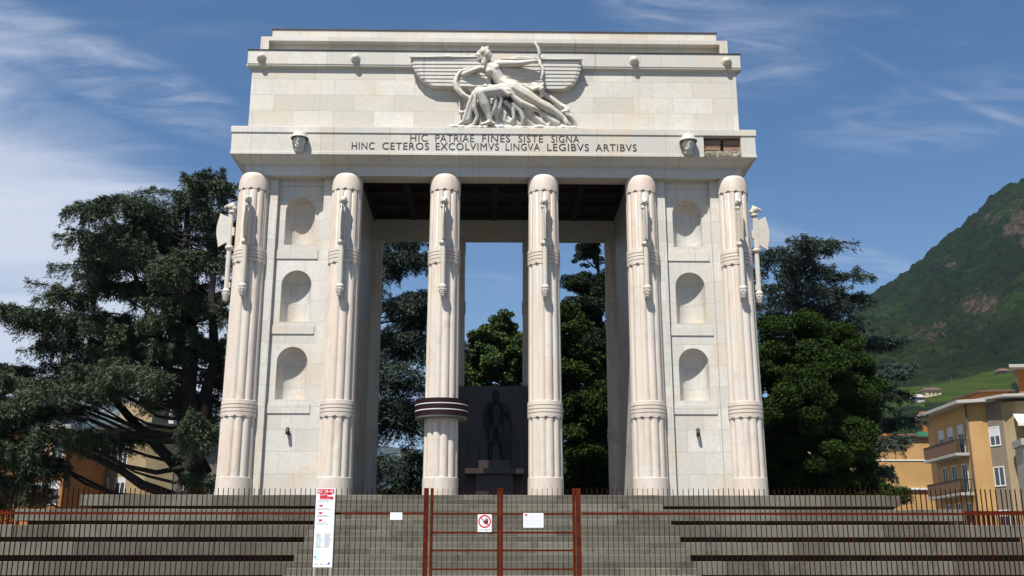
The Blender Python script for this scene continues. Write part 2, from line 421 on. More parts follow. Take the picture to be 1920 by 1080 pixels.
def text(name, s, mat, w_, h_, loc, thick=.004, parent=None, bold=0., sp=1., align='C', rot=(R(90), 0, 0)):
    cu = bpy.data.curves.new(name, 'FONT'); cu.body = s; cu.extrude = .5*thick; cu.offset = bold; cu.space_character = sp; cu.resolution_u = 3
    o = bpy.data.objects.new(name, cu); COL.objects.link(o)
    me = bpy.data.meshes.new_from_object(o.evaluated_get(bpy.context.evaluated_depsgraph_get()))
    bpy.data.objects.remove(o); bpy.data.curves.remove(cu)
    a = np.zeros(len(me.vertices)*3); me.vertices.foreach_get('co', a); a = a.reshape(-1, 3)
    lo, hi = a.min(0), a.max(0)
    if h_ is None: h_ = (hi[1]-lo[1])*w_/(hi[0]-lo[0])
    a[:, 0] = (a[:, 0]-(lo[0]+hi[0])/2)*w_/(hi[0]-lo[0]) if align == 'C' else (a[:, 0]-lo[0])*w_/(hi[0]-lo[0])
    a[:, 1] = (a[:, 1]-lo[1])*h_/(hi[1]-lo[1])
    me.vertices.foreach_set('co', a.ravel()); me.materials.clear(); me.materials.append(MATS[mat]); me.update()
    o = bpy.data.objects.new(name, me); COL.objects.link(o); o.location = loc; o.rotation_euler = rot
    if parent: par(o, parent)
    return o

# ------------------------------------------------------------------ the setting
rng = random.Random(7)
g = MB(); g.add([(-3200, -300, 0), (3200, -300, 0), (3200, 6000, 0), (-3200, 6000, 0)], [(0, 1, 2, 3)])
tag(g.build('ground', 'ground'), kind='structure')
g = MB(); g.add([(-60, 46.5, .004), (60, 46.5, .004), (60, 66, .004), (-60, 66, .004)], [(0, 1, 2, 3)])
tag(g.build('lawn', 'lawn'), kind='structure')
# ------------------------------------------------------------------ podium and stairs
CX = .03; TOP = 3.58; DT = 31.5; RI = .162; TR = .44
pod = thing('stepped_podium', (CX, 38, 0), 'grey granite podium of wide overhanging ledges with a flight of steps under the marble monument', 'podium')
def block_row(mb, x0, x1, y0, y1, z0, z1, lo, hi, rg, jit=.012, ax='x'):
    """a course of separate stone blocks with thin open joints"""
    x = x0
    while x < x1-.01:
        L = rg.uniform(lo, hi); e = min(x+L, x1)
        if x1-e < lo*.5: e = x1
        j = rg.uniform(-jit, jit); k = rg.uniform(-jit, 0)*.6; gp = .004
        c = .013
        X0, X1, Y0, Z1 = x+gp, e-gp, y0+j, z1+k
        if ax == 'x':
            vs = [(X0, Y0, z0), (X1, Y0, z0), (X1, y1, z0), (X0, y1, z0), (X0, Y0, Z1-c), (X1, Y0, Z1-c), (X1, Y0+c, Z1), (X0, Y0+c, Z1), (X1, y1, Z1), (X0, y1, Z1)]
            fs = [(0, 3, 2, 1), (0, 1, 5, 4), (4, 5, 6, 7), (7, 6, 8, 9), (2, 3, 9, 8), (1, 2, 8, 6, 5), (3, 0, 4, 7, 9)]
        elif ax == 'y':   # runs along y; outer face at y0 (=x of outer face), y1 inner
            s_ = 1 if y1 > y0 else -1
            vs = [(Y0, X0, z0), (Y0, X1, z0), (y1, X1, z0), (y1, X0, z0), (Y0, X0, Z1-c), (Y0, X1, Z1-c), (Y0+s_*c, X1, Z1), (Y0+s_*c, X0, Z1), (y1, X1, Z1), (y1, X0, Z1)]
            fs = [(0, 3, 2, 1), (0, 1, 5, 4), (4, 5, 6, 7), (7, 6, 8, 9), (2, 3, 9, 8), (1, 2, 8, 6, 5), (3, 0, 4, 7, 9)]
            if s_ > 0: fs = [tuple(reversed(f)) for f in fs]
        mb.add(vs, fs); x = e
SW = 5.0
for k in range(7):
    zt = TOP-3*RI*k; d = DT-3*TR*k; hx = 12.45+3*TR*k; back = 44.9+3*TR*k; zb = zt-.33
    m = MB(); rg = random.Random(50+k)
    for sg in (-1, 1):
        if sg < 0: block_row(m, CX-hx, CX-SW, d, d+1.75, zb, zt, .7, 2.0, rg, .02)
        else: block_row(m, CX+SW, CX+hx, d, d+1.75, zb, zt, .7, 2.0, rg, .02)
        block_row(m, d+1.76, back-1.76, CX+sg*hx, CX+sg*(hx-1.75), zb, zt, 1.4, 2.6, rg, ax='y')
    m.box(CX-hx, CX+hx, back-1.75, back, zb, zt)
    t = m.build('ledge', 'granite', pod)
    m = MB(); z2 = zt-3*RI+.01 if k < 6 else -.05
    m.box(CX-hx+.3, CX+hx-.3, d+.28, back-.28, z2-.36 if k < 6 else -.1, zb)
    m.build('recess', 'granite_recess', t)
m = MB(); rg = random.Random(3)
for i in range(23):
    d = DT-TR*i; zt = TOP-RI*i
    if zt < .03: break
    block_row(m, CX-SW-.02+.0*i, CX+SW+.02, d-.003, d+TR+.2, max(zt-.30, -.05), zt, 1.2, 3.2, rg, .006)
m.build('staircase', 'granite', pod)
m = MB(); rg = random.Random(9)
yy = DT+1.75
while yy < 43.2:
    block_row(m, CX-10.7, CX+10.7, yy, min(yy+1.4, 43.15)-.008, TOP-.5, TOP-.004, 1.2, 2.2, rg, .0); yy += 1.4
m.build('paving', 'granite', pod)

# ------------------------------------------------------------------ the monument
mon = thing('triumphal_arch', (CX, 37.88, TOP), 'huge white marble arch with reeded columns, niches and a Latin inscription, standing on the podium', 'monument')
YF, YB = 34.0, 41.76; HX = 8.86; CY0, CY1 = 34.31, 41.45; CXO = 8.55
colx = [-8.55, -5.25, -1.75, 1.75, 5.25, 8.55]
NR = 12
def reed(q, z):
    a = 2*PI/NR; p = (q % a)-a/2
    rc, ra = .78, .262; s_ = rc*math.sin(p)
    return rc*math.cos(p)*.0 + (rc*math.cos(p)+math.sqrt(max(ra*ra-s_*s_, 0)))/(rc+ra)
def radius(z): return .592-.005*(z-TOP)
def shaft_mesh():
    m = MB(); n = NR*10; H = TOP
    def seg(z0, z1, top_round):
        prof = [(radius(z0), z0-H), (radius((z0+z1)/2), (z0+z1)/2-H), (radius(z1), z1-H)]
        m.lathe(prof, n, rf=reed, cap=False)
    seg(4.28, 6.36, 1); seg(6.80, 11.70, 1); seg(12.12, 14.42, 1)
    m.lathe([(.50, 0), (.50, 14.3-H)], 24)
    return m.mesh('shaft', 'marble_column')
def band_mesh(z0, z1):
    m = MB(); n = NR*10; r = radius((z0+z1)/2)+.022; h = z1-z0
    prof = [(r-.06, z0+.0), (r-.004, z0+.004)]
    for i in range(3):
        a = z0+.13+(h-.19)*i/2.9
        prof += [(r, a-.014), (r-.03, a-.010), (r-.03, a+.010), (r, a+.014)]
    prof += [(r-.004, z1-.02), (r-.05, z1)]
    def rf(q, z): return 1.
    m.lathe([(a, b-TOP) for a, b in prof], n, smooth=False, cap=False)
    # scalloped lower edge: hollow tips between the rods
    vs = []; fs = []
    for k in range(n+1):
        q = 2*PI*k/n; a = 2*PI/NR; p = abs(((q % a)-a/2))/(a/2)
        dz = .02+.075*(1-math.sqrt(max(0, 1-p**2*.98))) if p < 1 else .1
        rr = r-.006
        vs += [(rr*math.cos(q), rr*math.sin(q), z0-TOP+.01), (rr*math.cos(q), rr*math.sin(q), z0-TOP-.06+dz), ((rr-.08)*math.cos(q), (rr-.08)*math.sin(q), z0-TOP-.06+dz)]
    for k in range(n): fs += [(3*k+1, 3*k+4, 3*k+3, 3*k), (3*k+2, 3*k+5, 3*k+4, 3*k+1)]
    m.add(vs, fs)
    return m.mesh('band', 'marble_column')
def capital_mesh():
    m = MB(); n = NR*8; z0 = 14.36-TOP; r = .548
    prof = [(r, z0), (r+.002, z0+.33)]
    for i in range(1, 9):
        a = PI/2*i/8*.93; prof.append((r-.008-.26*(1-math.cos(a))**1.45, z0+.33+.27*math.sin(a)**.95))
    m.lathe(prof, n, cap=False)
    vs = []; fs = []
    for k in range(n+1):
        q = 2*PI*k/n; a = 2*PI/NR; p = abs(((q % a)-a/2))/(a/2)
        dz = .075*(1-math.sqrt(max(0, 1-p**2*.98)))
        vs += [(r*math.cos(q), r*math.sin(q), z0+.01), (r*math.cos(q), r*math.sin(q), z0-.07+dz), ((r-.08)*math.cos(q), (r-.08)*math.sin(q), z0-.07+dz)]
    for k in range(n): fs += [(3*k+1, 3*k+4, 3*k+3, 3*k), (3*k+2, 3*k+5, 3*k+4, 3*k+1)]
    m.add(vs, fs)
    return m.mesh('capital', 'marble_column')
def base_mesh():
    m = MB(); m.lathe([(.602, 0), (.600, .3), (.597, .70)], 64, smooth=True, cap=False); m.lathe([(.597, .70), (.585, .715), (.45, .715)], 64, smooth=False, cap=False); return m.mesh('column_base', 'marble_column')
SH, B1, B2, CAP, BAS = shaft_mesh(), band_mesh(6.30, 6.84), band_mesh(11.64, 12.18), capital_mesh(), base_mesh()
# a rod-and-axe ornament, built looking towards -y
def axe_proto(kind):
    m = MB(); z0 = TOP
    def L(prof, c=(0, 0, 0), n=12): m.lathe([(r, z) for r, z in prof], n, c, cap=False)
    L([(.0, 10.27-z0), (.06, 10.33-z0), (.115, 10.45-z0), (.128, 10.58-z0), (.125, 10.64-z0)])      # acorn
    for i in range(4):
        for k in range(8): m.ball((.118*math.cos(k*PI/4+i*.4)*(.55+.15*i), .118*math.sin(k*PI/4+i*.4)*(.55+.15*i), 10.37-z0+.07*i), .036, 6)
    L([(.135, 10.64-z0), (.14, 10.67-z0), (.14, 10.70-z0), (.12, 10.73-z0), (.095, 10.77-z0)])
    L([(.088, 10.75-z0), (.088, 12.2-z0)])
    L([(.09, 12.13-z0), (.135, 12.20-z0), (.15, 12.23-z0), (.15, 12.30-z0), (.10, 12.33-z0)])
    L([(.075, 12.3-z0), (.075, 13.55-z0)])
    L([(.08, 13.50-z0), (.125, 13.54-z0), (.125, 13.60-z0), (.09, 13.63-z0)])
    # blade, curved outer edge, standing out from the column
    pr = []
    for i in range(9):
        t = i/8; zz_ = 12.36+1.12*t; pr.append((-(.40+.10*math.sin(PI*t)), zz_-z0-(.08 if i == 0 else 0)+(.05 if i == 8 else 0)))
    inner = [(-.04, 13.34-z0), (-.04, 12.50-z0)]
    poly = pr+inner; nn = len(poly)
    vs = []
    for sx in (-1, 1):
        for i, (y, z) in enumerate(poly):
            th = .012 if i < 9 else .055
            vs.append((sx*th, y, z))
    fs = [tuple(range(nn)), tuple(range(2*nn-1, nn-1, -1))]+[(i, i+nn, (i+1) % nn+nn, (i+1) % nn) for i in range(nn)]
    m.add(vs, fs)
    for sx in (-1, 1): m.box(sx*.05-.018, sx*.05+.018, -.10, .0, 12.36-z0, 13.5-z0)
    m.box(-.04, .04, .0, .13, 10.8-z0, 11.0-z0); m.box(-.05, .05, .0, .14, 12.7-z0, 13.0-z0)
    me = m.mesh('axe', 'marble_carved')
    h = MB(); hz = 13.78-z0
    h.ball((0, -.02, hz), .13, 10, (1, 1.1, 1.05))
    if kind == 'lion':
        h.ball((0, -.14, hz-.04), .075, 8, (1, 1.1, .8)); h.ball((0, -.19, hz-.01), .03, 6)
        for s_ in (-1, 1):
            h.ball((s_*.085, -.04, hz+.115), .04, 6); h.ball((s_*.05, -.13, hz+.035), .032, 6); h.ball((s_*.045, -.17, hz-.06), .035, 6)
            h.ball((s_*.11, .0, hz-.05), .06, 6); h.ball((s_*.085, .0, hz-.14), .055, 6)
        h.ball((0, -.12, hz-.12), .045, 6)
    else:
        h.limb([(0, -.08, hz+.03, .085), (0, -.2, hz+.01, .055), (0, -.27, hz-.03, .035), (0, -.28, hz-.09, .016)])
        for s_ in (-1, 1): h.ball((s_*.07, -.10, hz+.07), .035, 6)
        h.ball((0, .06, hz-.08), .11, 8); h.ball((0, .02, hz+.13), .05, 6)
    return me, h
axm, lion_h = axe_proto('lion'); _, eagle_h = axe_proto('eagle')
tmp = lion_h.build('animal_head', 'marble_carved', fuse=.016, smooth=1); LION = tmp.data; bpy.data.objects.remove(tmp)
tmp = eagle_h.build('animal_head', 'marble_carved', fuse=.016, smooth=1); EAGLE = tmp.data; bpy.data.objects.remove(tmp)
def link(name, me, parent, loc, rz=0):
    o = bpy.data.objects.new(name, me); COL.objects.link(o); o.location = loc; o.rotation_euler = (0, 0, rz)
    par(o, parent); return o
def column(x, y, axes):
    c = link('column', SH, mon, (CX+x, y, TOP))
    link('column_base', BAS, c, (CX+x, y, TOP)); link('band', B1, c, (CX+x, y, TOP)); link('band', B2, c, (CX+x, y, TOP)); link('capital', CAP, c, (CX+x, y, TOP))
    for ang, kind in axes:      # ang: direction the ornament faces, 0 = towards -y
        r_ = .74; ax_, ay_ = x+CX+math.sin(ang)*r_, y-math.cos(ang)*r_
        a = link('axe', axm, c, (ax_, ay_, TOP), ang); a2 = link('animal_head', EAGLE if kind == 'e' else LION, c, (ax_, ay_, TOP), ang)
for i, x in enumerate(colx):
    e = [(0, 'e' if i in (0, 5) else 'l')]
    if i == 0: e.append((-PI/2, 'e'))
    if i == 5: e.append((PI/2, 'e'))
    column(x, CY0, e)
for i, x in enumerate(colx):
    e = [(PI, 'l')]
    if i == 0: e.append((-PI/2, 'e'))
    if i == 5: e.append((PI/2, 'e'))
    column(x, CY1, e)
for s_ in (-1, 1): column(s_*8.55, 37.88, [(s_*PI/2, 'l')])
# piers with niches
YP = 34.44
def arch_panel(m, x0, x1, z0, z1, xc, zb, zs, r, y, flip=False):
    """wall panel with a round-headed opening"""
    def hit(a):
        dx_, dz_ = -math.cos(a), math.sin(a); t = 1e9
        if dx_ < -1e-6: t = min(t, (x0-xc)/dx_)
        if dx_ > 1e-6: t = min(t, (x1-xc)/dx_)
        if dz_ > 1e-6: t = min(t, (z1-zs)/dz_)
        return (xc+dx_*t, zs+dz_*t)
    angs = sorted(set([PI*i/24 for i in range(25)]+[math.atan2(z1-zs, xc-x0), PI-math.atan2(z1-zs, x1-xc)]))
    inn = [(xc-r, zb)]+[(xc-r*math.cos(a), zs+r*math.sin(a)) for a in angs]+[(xc+r, zb)]
    out = [(x0, zb)]+[hit(a) for a in angs]+[(x1, zb)]
    vs = [(p[0], y, p[1]) for p in inn]+[(p[0], y, p[1]) for p in out]; n = len(inn)
    fs = [(i, i+1, i+1+n, i+n) for i in range(n-1)]
    m.add(vs, fs); m.add([(x0, y, z0), (x1, y, z0), (x1, y, zb), (x0, y, zb)], [(0, 1, 2, 3)])
def niche_mesh(m, xc, zb, zs, r, y, sg=1):
    K = 20; J = 8; vs = []
    rows = [(zb, r, 0), (zs, r, 0)]+[(zs+r*math.sin(PI/2*j/J), r*math.cos(PI/2*j/J), 1) for j in range(1, J+1)]
    for z, rr, _ in rows:
        for k in range(K+1):
            a = PI*k/K; vs.append((xc-rr*math.cos(a), y+sg*rr*math.sin(a), z))
    fs = [(i*(K+1)+k, i*(K+1)+k+1, (i+1)*(K+1)+k+1, (i+1)*(K+1)+k) for i in range(len(rows)-1) for k in range(K)]
    m.add(vs, fs, True); m.add([(xc-r*math.cos(PI*k/K), y+sg*r*math.sin(PI*k/K), zb) for k in range(K+1)], [tuple(range(K, -1, -1))])
NZ = [(6.93, 8.75), (9.63, 11.48), (12.42, 14.18)]
SILL = [(6.46, 6.78), (9.20, 9.50), (11.90, 12.24)]
for s_ in (-1, 1):
    xc = CX+s_*6.90; pm = MB()
    x0, x1 = xc-.80, xc+.83
    xo = CX+s_*8.66; xi = CX+s_*5.08
    pm.box(min(xo, xi), max(xo, xi), 34.98, 40.78, TOP-.02, 14.86)
    pier = pm.build('pier', 'marble_pier', mon)
    for (yp, sg) in ((YP, 1), (41.32, -1)):
        m = MB(); zc = [TOP-.02, 6.60, 9.34, 12.06, 14.75]
        m.add([(x0, yp, zc[0]), (x1, yp, zc[0]), (x1, yp, zc[1]), (x0, yp, zc[1])], [(0, 1, 2, 3)])
        for q in range(3):
            arch_panel(m, x0, x1, zc[q+1], zc[q+2], xc, NZ[q][0], NZ[q][1]-.52, .52, yp)
        m.build('wall_panel', 'marble_pier', pier)
        for q in range(3):
            m = MB(); niche_mesh(m, xc, NZ[q][0], NZ[q][1]-.52, .52, yp, sg); m.build('niche', 'marble_pier', pier)
        ya, yb = (34.27, 34.99) if sg > 0 else (40.77, 41.49)
        m = MB(); m.box(min(xo, xi), x0, ya, yb, TOP-.02, 14.86); m.box(x1, max(xo, xi), ya, yb, TOP-.02, 14.86)
        m.box(x0, x1, YP-.04 if sg > 0 else 40.9, 34.9 if sg > 0 else 41.36, 14.62, 14.86)
        m.build('frame_strip', 'marble_pier', pier)
        for z0, z1 in SILL:
            m = MB(); m.box(x0-.03, x1-.14 if s_ < 0 else x1-.1, YP-.035 if sg > 0 else 41.2, 34.6 if sg > 0 else 41.355, z0, z1); m.build('sill', 'marble_pier', pier)
    # recessed bays on the flanks
    for (a, b) in ((34.9, 37.3), (38.46, 40.86)):
        m = MB(); xx = CX+s_*8.66
        for z0, z1 in SILL+[(14.5, 14.86), (TOP-.02, 4.2)]: m.box(min(xx, xx+s_*.10), max(xx, xx+s_*.10), a, b, z0, z1)
        m.build('frame_strip', 'marble_pier', pier)
# architrave beams, ceiling
m = MB(); m.box(CX-HX, CX+HX, YF, 34.68, 14.86, 15.9); m.box(CX-HX, CX+HX, 41.08, YB, 14.86, 15.9)
for s_ in (-1, 1): a, b = CX+s_*HX, CX+s_*5.10; m.box(min(a, b), max(a, b), 34.685, 41.075, 14.87, 15.9)
m.build('architrave', 'marble_trim', mon)
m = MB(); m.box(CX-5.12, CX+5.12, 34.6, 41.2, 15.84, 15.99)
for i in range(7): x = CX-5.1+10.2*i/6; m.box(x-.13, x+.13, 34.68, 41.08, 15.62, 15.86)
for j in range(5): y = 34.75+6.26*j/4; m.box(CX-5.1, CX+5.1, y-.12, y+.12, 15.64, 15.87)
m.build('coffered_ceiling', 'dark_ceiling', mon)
def ring(name, prof, mat, hx, y0, y1, gap=None, closed=True):
    """moulding swept round the four sides with mitred corners"""
    m = MB(); c = []
    for p, z in prof:
        xs = [CX-hx-p]+([gap[0], gap[1]] if gap else [])+[CX+hx+p]
        row = [(x, y0-p, z) for x in xs]+[(CX+hx+p, y1+p, z), (CX-hx-p, y1+p, z)]
        c.append(row)
    n = len(c[0]); vs = [v for r_ in c for v in r_]
    fs = []
    for i in range(len(prof)-1):
        for k in range(n):
            if gap and k == 1 and gap[2] <= i < gap[3]: continue
            fs.append((i*n+k, i*n+(k+1) % n, (i+1)*n+(k+1) % n, (i+1)*n+k))
    m.add(vs, fs)
    return m.build(name, mat, mon)
GX0, GX1 = 7.47, 8.82
prof = [(0, 15.19), (.015, 15.19), (.015, 15.22), (.10, 15.26), (.40, 15.485), (.455, 15.49), (.455, 15.585), (.437, 15.60), (.437, 15.66), (.44, 16.29), (.45, 16.30), (.475, 16.31), (.475, 16.52), (.455, 16.54), (-.1, 16.56)]
cor = ring('inscription_block', prof, 'marble_trim', HX, YF, YB, (GX0, GX1, 5, 10))
# the broken bay: bare brick behind the missing slab
m = MB(); yb = YF-.06
m.box(GX0-.02, GX1+.02, yb, YF+.02, 15.50, 16.29)
brk = m.build('broken_bay', 'bare_brick', cor)
m = MB(); m.box(GX0+.01, 8.10, YF-.28, yb+.01, 15.82, 16.20); m.box(8.22, GX1-.01, YF-.27, yb+.01, 15.80, 16.22)
m.build('bare_brick', 'bare_brick', cor)
m = MB(); rg = random.Random(5)
for i in range(26):
    x = GX0+.04+(GX1-GX0-.1)*i/25; m.ball((x, YF-.26+rg.uniform(-.05, .03), 15.62+rg.uniform(-.03, .03)), rg.uniform(.07, .13), 7, (1, 1, 1.0))
m.box(GX0+.01, GX1-.01, YF-.32, yb, 15.50, 15.78)
m.build('rubble_course', 'rubble', cor, fuse=.025, smooth=0)
m = MB()
for xe, w_ in ((GX0, 1), (GX1, -1)): m.box(min(xe, xe+w_*.012), max(xe, xe+w_*.012), YF-.43, YF-.02, 15.50, 16.295)
m.box(GX0, GX1, YF-.43, YF-.02, 16.283, 16.296)
m.build('reveal', 'marble_trim', cor)
m = MB(); m.add([(7.53, YF-.385, 15.455), (8.84, YF-.385, 15.455), (8.84, YF-.455, 15.50), (7.53, YF-.455, 15.50), (7.53, YF-.1, 15.47), (8.84, YF-.1, 15.47)], [(0, 1, 2, 3), (0, 4, 5, 1), (3, 2, 5, 4), (0, 3, 4), (1, 5, 2)])
m.build('patch_slab', 'marble_carved', cor)
m = MB(); m.box(CX-8.9, CX-8.2, YF-.4415, YF-.43, 16.295, 16.30)
# thin shadow groove and end panels
yi = YF-.445
for zw, row in ((16.005, (('HIC', 768, 801), ('PATRIAE', 815, 888), ('FINES', 903, 956), ('SISTE', 971, 1018), ('SIGNA', 1033, 1086))),
                (15.690, (('HINC', 659, 702), ('CETEROS', 716, 804), ('EXCOLVIMVS', 816, 935), ('LINGVA', 947, 1012), ('LEGIBVS', 1025, 1104), ('ARTIBVS', 1116, 1194)))):
    for wd, u0, u1 in row:
        ww = (u1-u0)*.018897; text('inscription', wd, 'dark_letters', ww-.01, .27, (-5.03+((u0+u1)/2-659)*.018897, yi, zw), .012, cor, .0, 1.1)
# helmeted heads on the block
def helmet_head(x):
    h = MB(); z = 15.93; y = YF-.60
    h.ball((x, y, z), .225, 14, (.95, 1.0, 1.15)); h.limb([(x, y+.02, z-.1, .15), (x, y+.06, z-.30, .13)])
    h.ball((x, y-.14, z-.19), .075, 10, (1.1, .8, .8)); h.limb([(x, y-.19, z+.03, .028), (x, y-.235, z-.055, .036)])
    for s_ in (-1, 1):
        h.ball((x+s_*.10, y-.12, z-.05), .07, 8); h.ball((x+s_*.19, y+.01, z-.02), .05, 8, (.5, .8, 1.3)); h.ball((x+s_*.075, y-.165, z+.035), .03, 8); h.limb([(x+s_*.03, y-.19, z+.075, .02), (x+s_*.13, y-.15, z+.07, .018)])
        h.limb([(x+s_*.165, y-.02, z, .02), (x+s_*.11, y-.10, z-.24, .02), (x, y-.15, z-.27, .02)])
    h.limb([(x-.05, y-.195, z-.105, .018), (x+.05, y-.195, z-.105, .018)]); h.limb([(x-.045, y-.19, z-.14, .02), (x+.045, y-.19, z-.14, .02)])
    h.lathe([(.1, z-.36), (.17, z-.36), (.16, z-.30), (.1, z-.28)], 16, (x, y+.12, 0))
    h.box(x-.14, x+.14, y, YF-.3, z-.3, z+.2)
    hd = h.build('helmeted_head', 'marble_carved', cor, fuse=.014, smooth=1)
    h = MB(); pr = [(.285, z+.075), (.30, z+.085), (.265, z+.125)]+[(.25*math.cos(a), z+.13+.27*math.sin(a)) for a in [PI/2*i/8 for i in range(8)]]+[(.02, z+.405)]
    h.lathe([(a_*1.08, b_) for a_, b_ in pr], 28, (x, y+.02, 0), cap=False); h.limb([(x, y-.17, z+.32, .03), (x, y-.05, z+.42, .035), (x, y+.15, z+.40, .03)], 8)
    h.build('helmet', 'marble_carved', cor)
helmet_head(CX-6.87); helmet_head(CX+6.87)
for xx, yy_ in ((-9.36, 35.6), (-9.36, 40.1), (9.42, 35.6), (9.42, 40.1)):
    pass
# attic, band with bosses, stepped top
m = MB(); m.box(CX-HX, CX+HX, YF, YB, 15.88, 19.2); m.build('attic_wall', 'marble_wall', mon)
prof = [(0, 19.03), (.03, 19.045), (.10, 19.05), (.135, 19.08), (.135, 19.13), (.157, 19.14), (.157, 19.66), (.165, 19.665), (-.2, 19.68)]
fr = ring('frieze_band', prof, 'marble_trim', HX, YF, YB)
m = MB()
for (y0, y1) in ((YF-.19, YF+.0), (YB, YB+.19)): m.box(CX-HX-.19, CX+HX+.19, y0, y1, 19.682, 19.70)
for s_ in (-1, 1): a, b = CX+s_*(HX-.1), CX+s_*(HX+.19); m.box(min(a, b), max(a, b), YF+.002, YB-.002, 19.682, 19.70)
m.build('metal_flashing', 'flashing', mon)
BOSS = MB().lathe([(.175, .0), (.178, -.03), (.16, -.045), (.135, -.05), (.135, -.07)]+[(.135*math.cos(PI/2*i/7), -.07-.125*math.sin(PI/2*i/7)) for i in range(1, 8)], 24).mesh('boss', 'marble_carved')
def boss(x, y, ax):
    o = bpy.data.objects.new('boss', BOSS); COL.objects.link(o); o.location = (x, y, 19.375)
    o.rotation_euler = {'f': (R(-90), 0, 0), 'b': (R(90), 0, 0), 'l': (0, R(90), 0), 'r': (0, R(-90), 0)}[ax]; par(o, fr)
for x in (-8.52, -5.1, -1.7, 1.7, 5.1, 8.52): boss(CX+x, YF-.157, 'f'); boss(CX+x, YB+.157, 'b')
for y in (34.5, 37.88, 41.25): boss(CX-HX-.157, y, 'l'); boss(CX+HX+.157, y, 'r')
# second step with the sunk panel
sx = 8.67; y2, y3 = 34.19, 41.57
m = MB(); m.box(CX-sx, CX+sx, y2+.30, y3-.30, 19.6, 20.42)
for (a, b) in ((y2, y2+.299), (y3-.299, y3)):
    m.box(CX-sx, CX+sx, a, b, 20.26, 20.42); m.box(CX-sx, CX-sx+.30, a, b, 19.67, 20.26); m.box(CX+sx-.30, CX+sx, a, b, 19.67, 20.26); m.box(CX-sx+.30, CX+sx-.30, a, b, 19.67, 19.80)
m.build('upper_step', 'marble_trim', mon)
m = MB(); m.box(CX-8.34, CX+8.34, 34.52, 41.24, 20.40, 20.88); m.build('crown_block', 'marble_wall', mon)
m = MB(); m.box(CX-8.37, CX+8.37, 34.49, 41.27, 20.882, 20.925); m.build('metal_flashing', 'flashing', mon)

# ------------------------------------------------------------------ relief on the attic
Y0 = YF
def Q(zx, zy, y=0., r=0.):
    """relief design coordinates -> metres on the attic wall; y = how far it stands out"""
    return (-3.08+((740+zx/5.048)-768)/51.45+CX, Y0-y, 16.60+(240-(70+zy/5.048))/47.8, r/259.)
def QL(lst): return [Q(*p) for p in lst]
fig = MB()
fig.limb(QL([(850, 215, .50, 33), (838, 268, .46, 34)]))                                        # neck
fig.ball(Q(862, 182, .55)[:3], .172, 14, (.95, .9, 1.15)); fig.ball(Q(884, 205, .58)[:3], .10, 10, (1, .8, 1.0))
fig.limb(QL([(893, 172, .58, 9), (905, 193, .58, 11)])); fig.limb(QL([(893, 210, .58, 9), (896, 222, .58, 10), (884, 230, .57, 14)]))
fig.limb(QL([(870, 150, .58, 18), (884, 162, .59, 14)]))
fig.limb(QL([(905, 290, .34, 62), (945, 345, .36, 60), (985, 410, .34, 52), (1040, 450, .33, 62), (1100, 490, .32, 78)]))   # trunk
fig.limb(QL([(850, 300, .36, 38), (975, 262, .36, 38)]))
fig.ball(Q(884, 345, .50)[:3], .13, 10); fig.ball(Q(950, 312, .50)[:3], .125, 10)
fig.limb(QL([(1110, 490, .34, 78), (1230, 555, .36, 66), (1345, 622, .36, 46), (1440, 665, .32, 45), (1520, 710, .28, 32), (1590, 758, .24, 24)]))  # straight leg
fig.limb(QL([(1590, 758, .24, 26), (1612, 800, .24, 26), (1645, 815, .22, 17), (1600, 830, .22, 16)]))
fig.limb(QL([(1050, 510, .34, 68), (930, 535, .50, 62), (810, 560, .60, 50)]))                # bent thigh
fig.limb(QL([(805, 565, .60, 50), (845, 660, .52, 46), (880, 740, .44, 30), (898, 800, .40, 25)]))
fig.limb(QL([(900, 808, .40, 24), (860, 832, .46, 20), (812, 846, .50, 13)])); fig.limb(QL([(905, 815, .38, 22), (940, 826, .40, 15)]))
fig.limb(QL([(965, 262, .40, 40), (1060, 268, .50, 33), (1150, 275, .56, 30), (1200, 272, .58, 28), (1320, 256, .62, 17)]))  # bow arm
fig.ball(Q(1358, 252, .62)[:3], .085, 10, (1, 1, 1.15))
for k in range(4): fig.limb(QL([(1342, 240+k*11, .60, 7), (1362, 238+k*11, .67, 7), (1378, 242+k*11, .62, 6)]), 8)
fig.limb(QL([(1345, 242, .66, 8), (1366, 228, .66, 7)]), 8)
fig.limb(QL([(862, 292, .38, 38), (760, 300, .28, 34), (655, 345, .30, 32)]))                   # drawing arm
fig.limb(QL([(648, 358, .32, 34), (720, 340, .46, 27), (785, 322, .54, 18)]))
fig.ball(Q(810, 318, .57)[:3], .075, 10, (1.3, .8, .8))
for k in range(4): fig.limb(QL([(815, 308+k*8, .57, 7), (835, 305+k*9, .60, 6), (846-k*3, 310+k*8, .58, 5)]), 8)
fig.build('winged_figure', 'marble_carved', mon, fuse=.026, smooth=2)
FIGP = [o for o in mon.children if o.name == 'winged_figure'][0]
hair = MB(); rg = random.Random(2)
for i in range(46):
    a = rg.uniform(0, 1); x0, y0_ = 845+rg.uniform(-25, 30), 148+rg.uniform(-14, 45)
    pts = []
    ln = rg.uniform(45, 120); dn = rg.uniform(15, 85)
    for k in range(5):
        t = k/4; pts.append((x0-ln*t, y0_+dn*t+12*math.sin(t*9+i), .58-.28*t+.04*math.sin(t*7+i*2), 14-5*t))
    hair.limb(QL(pts), 6)
hair.ball(Q(838, 165, .54)[:3], .18, 10)
hair.build('hair', 'marble_carved', FIGP, fuse=.02, smooth=0)
bow = MB(); bp = [(1318, 88, .74, 9), (1308, 100, .74, 8), (1322, 112, .74, 11), (1346, 150, .74, 16), (1358, 200, .72, 17), (1360, 250, .68, 11), (1362, 300, .70, 17), (1390, 345, .72, 17), (1384, 400, .72, 15), (1372, 440, .70, 12)]
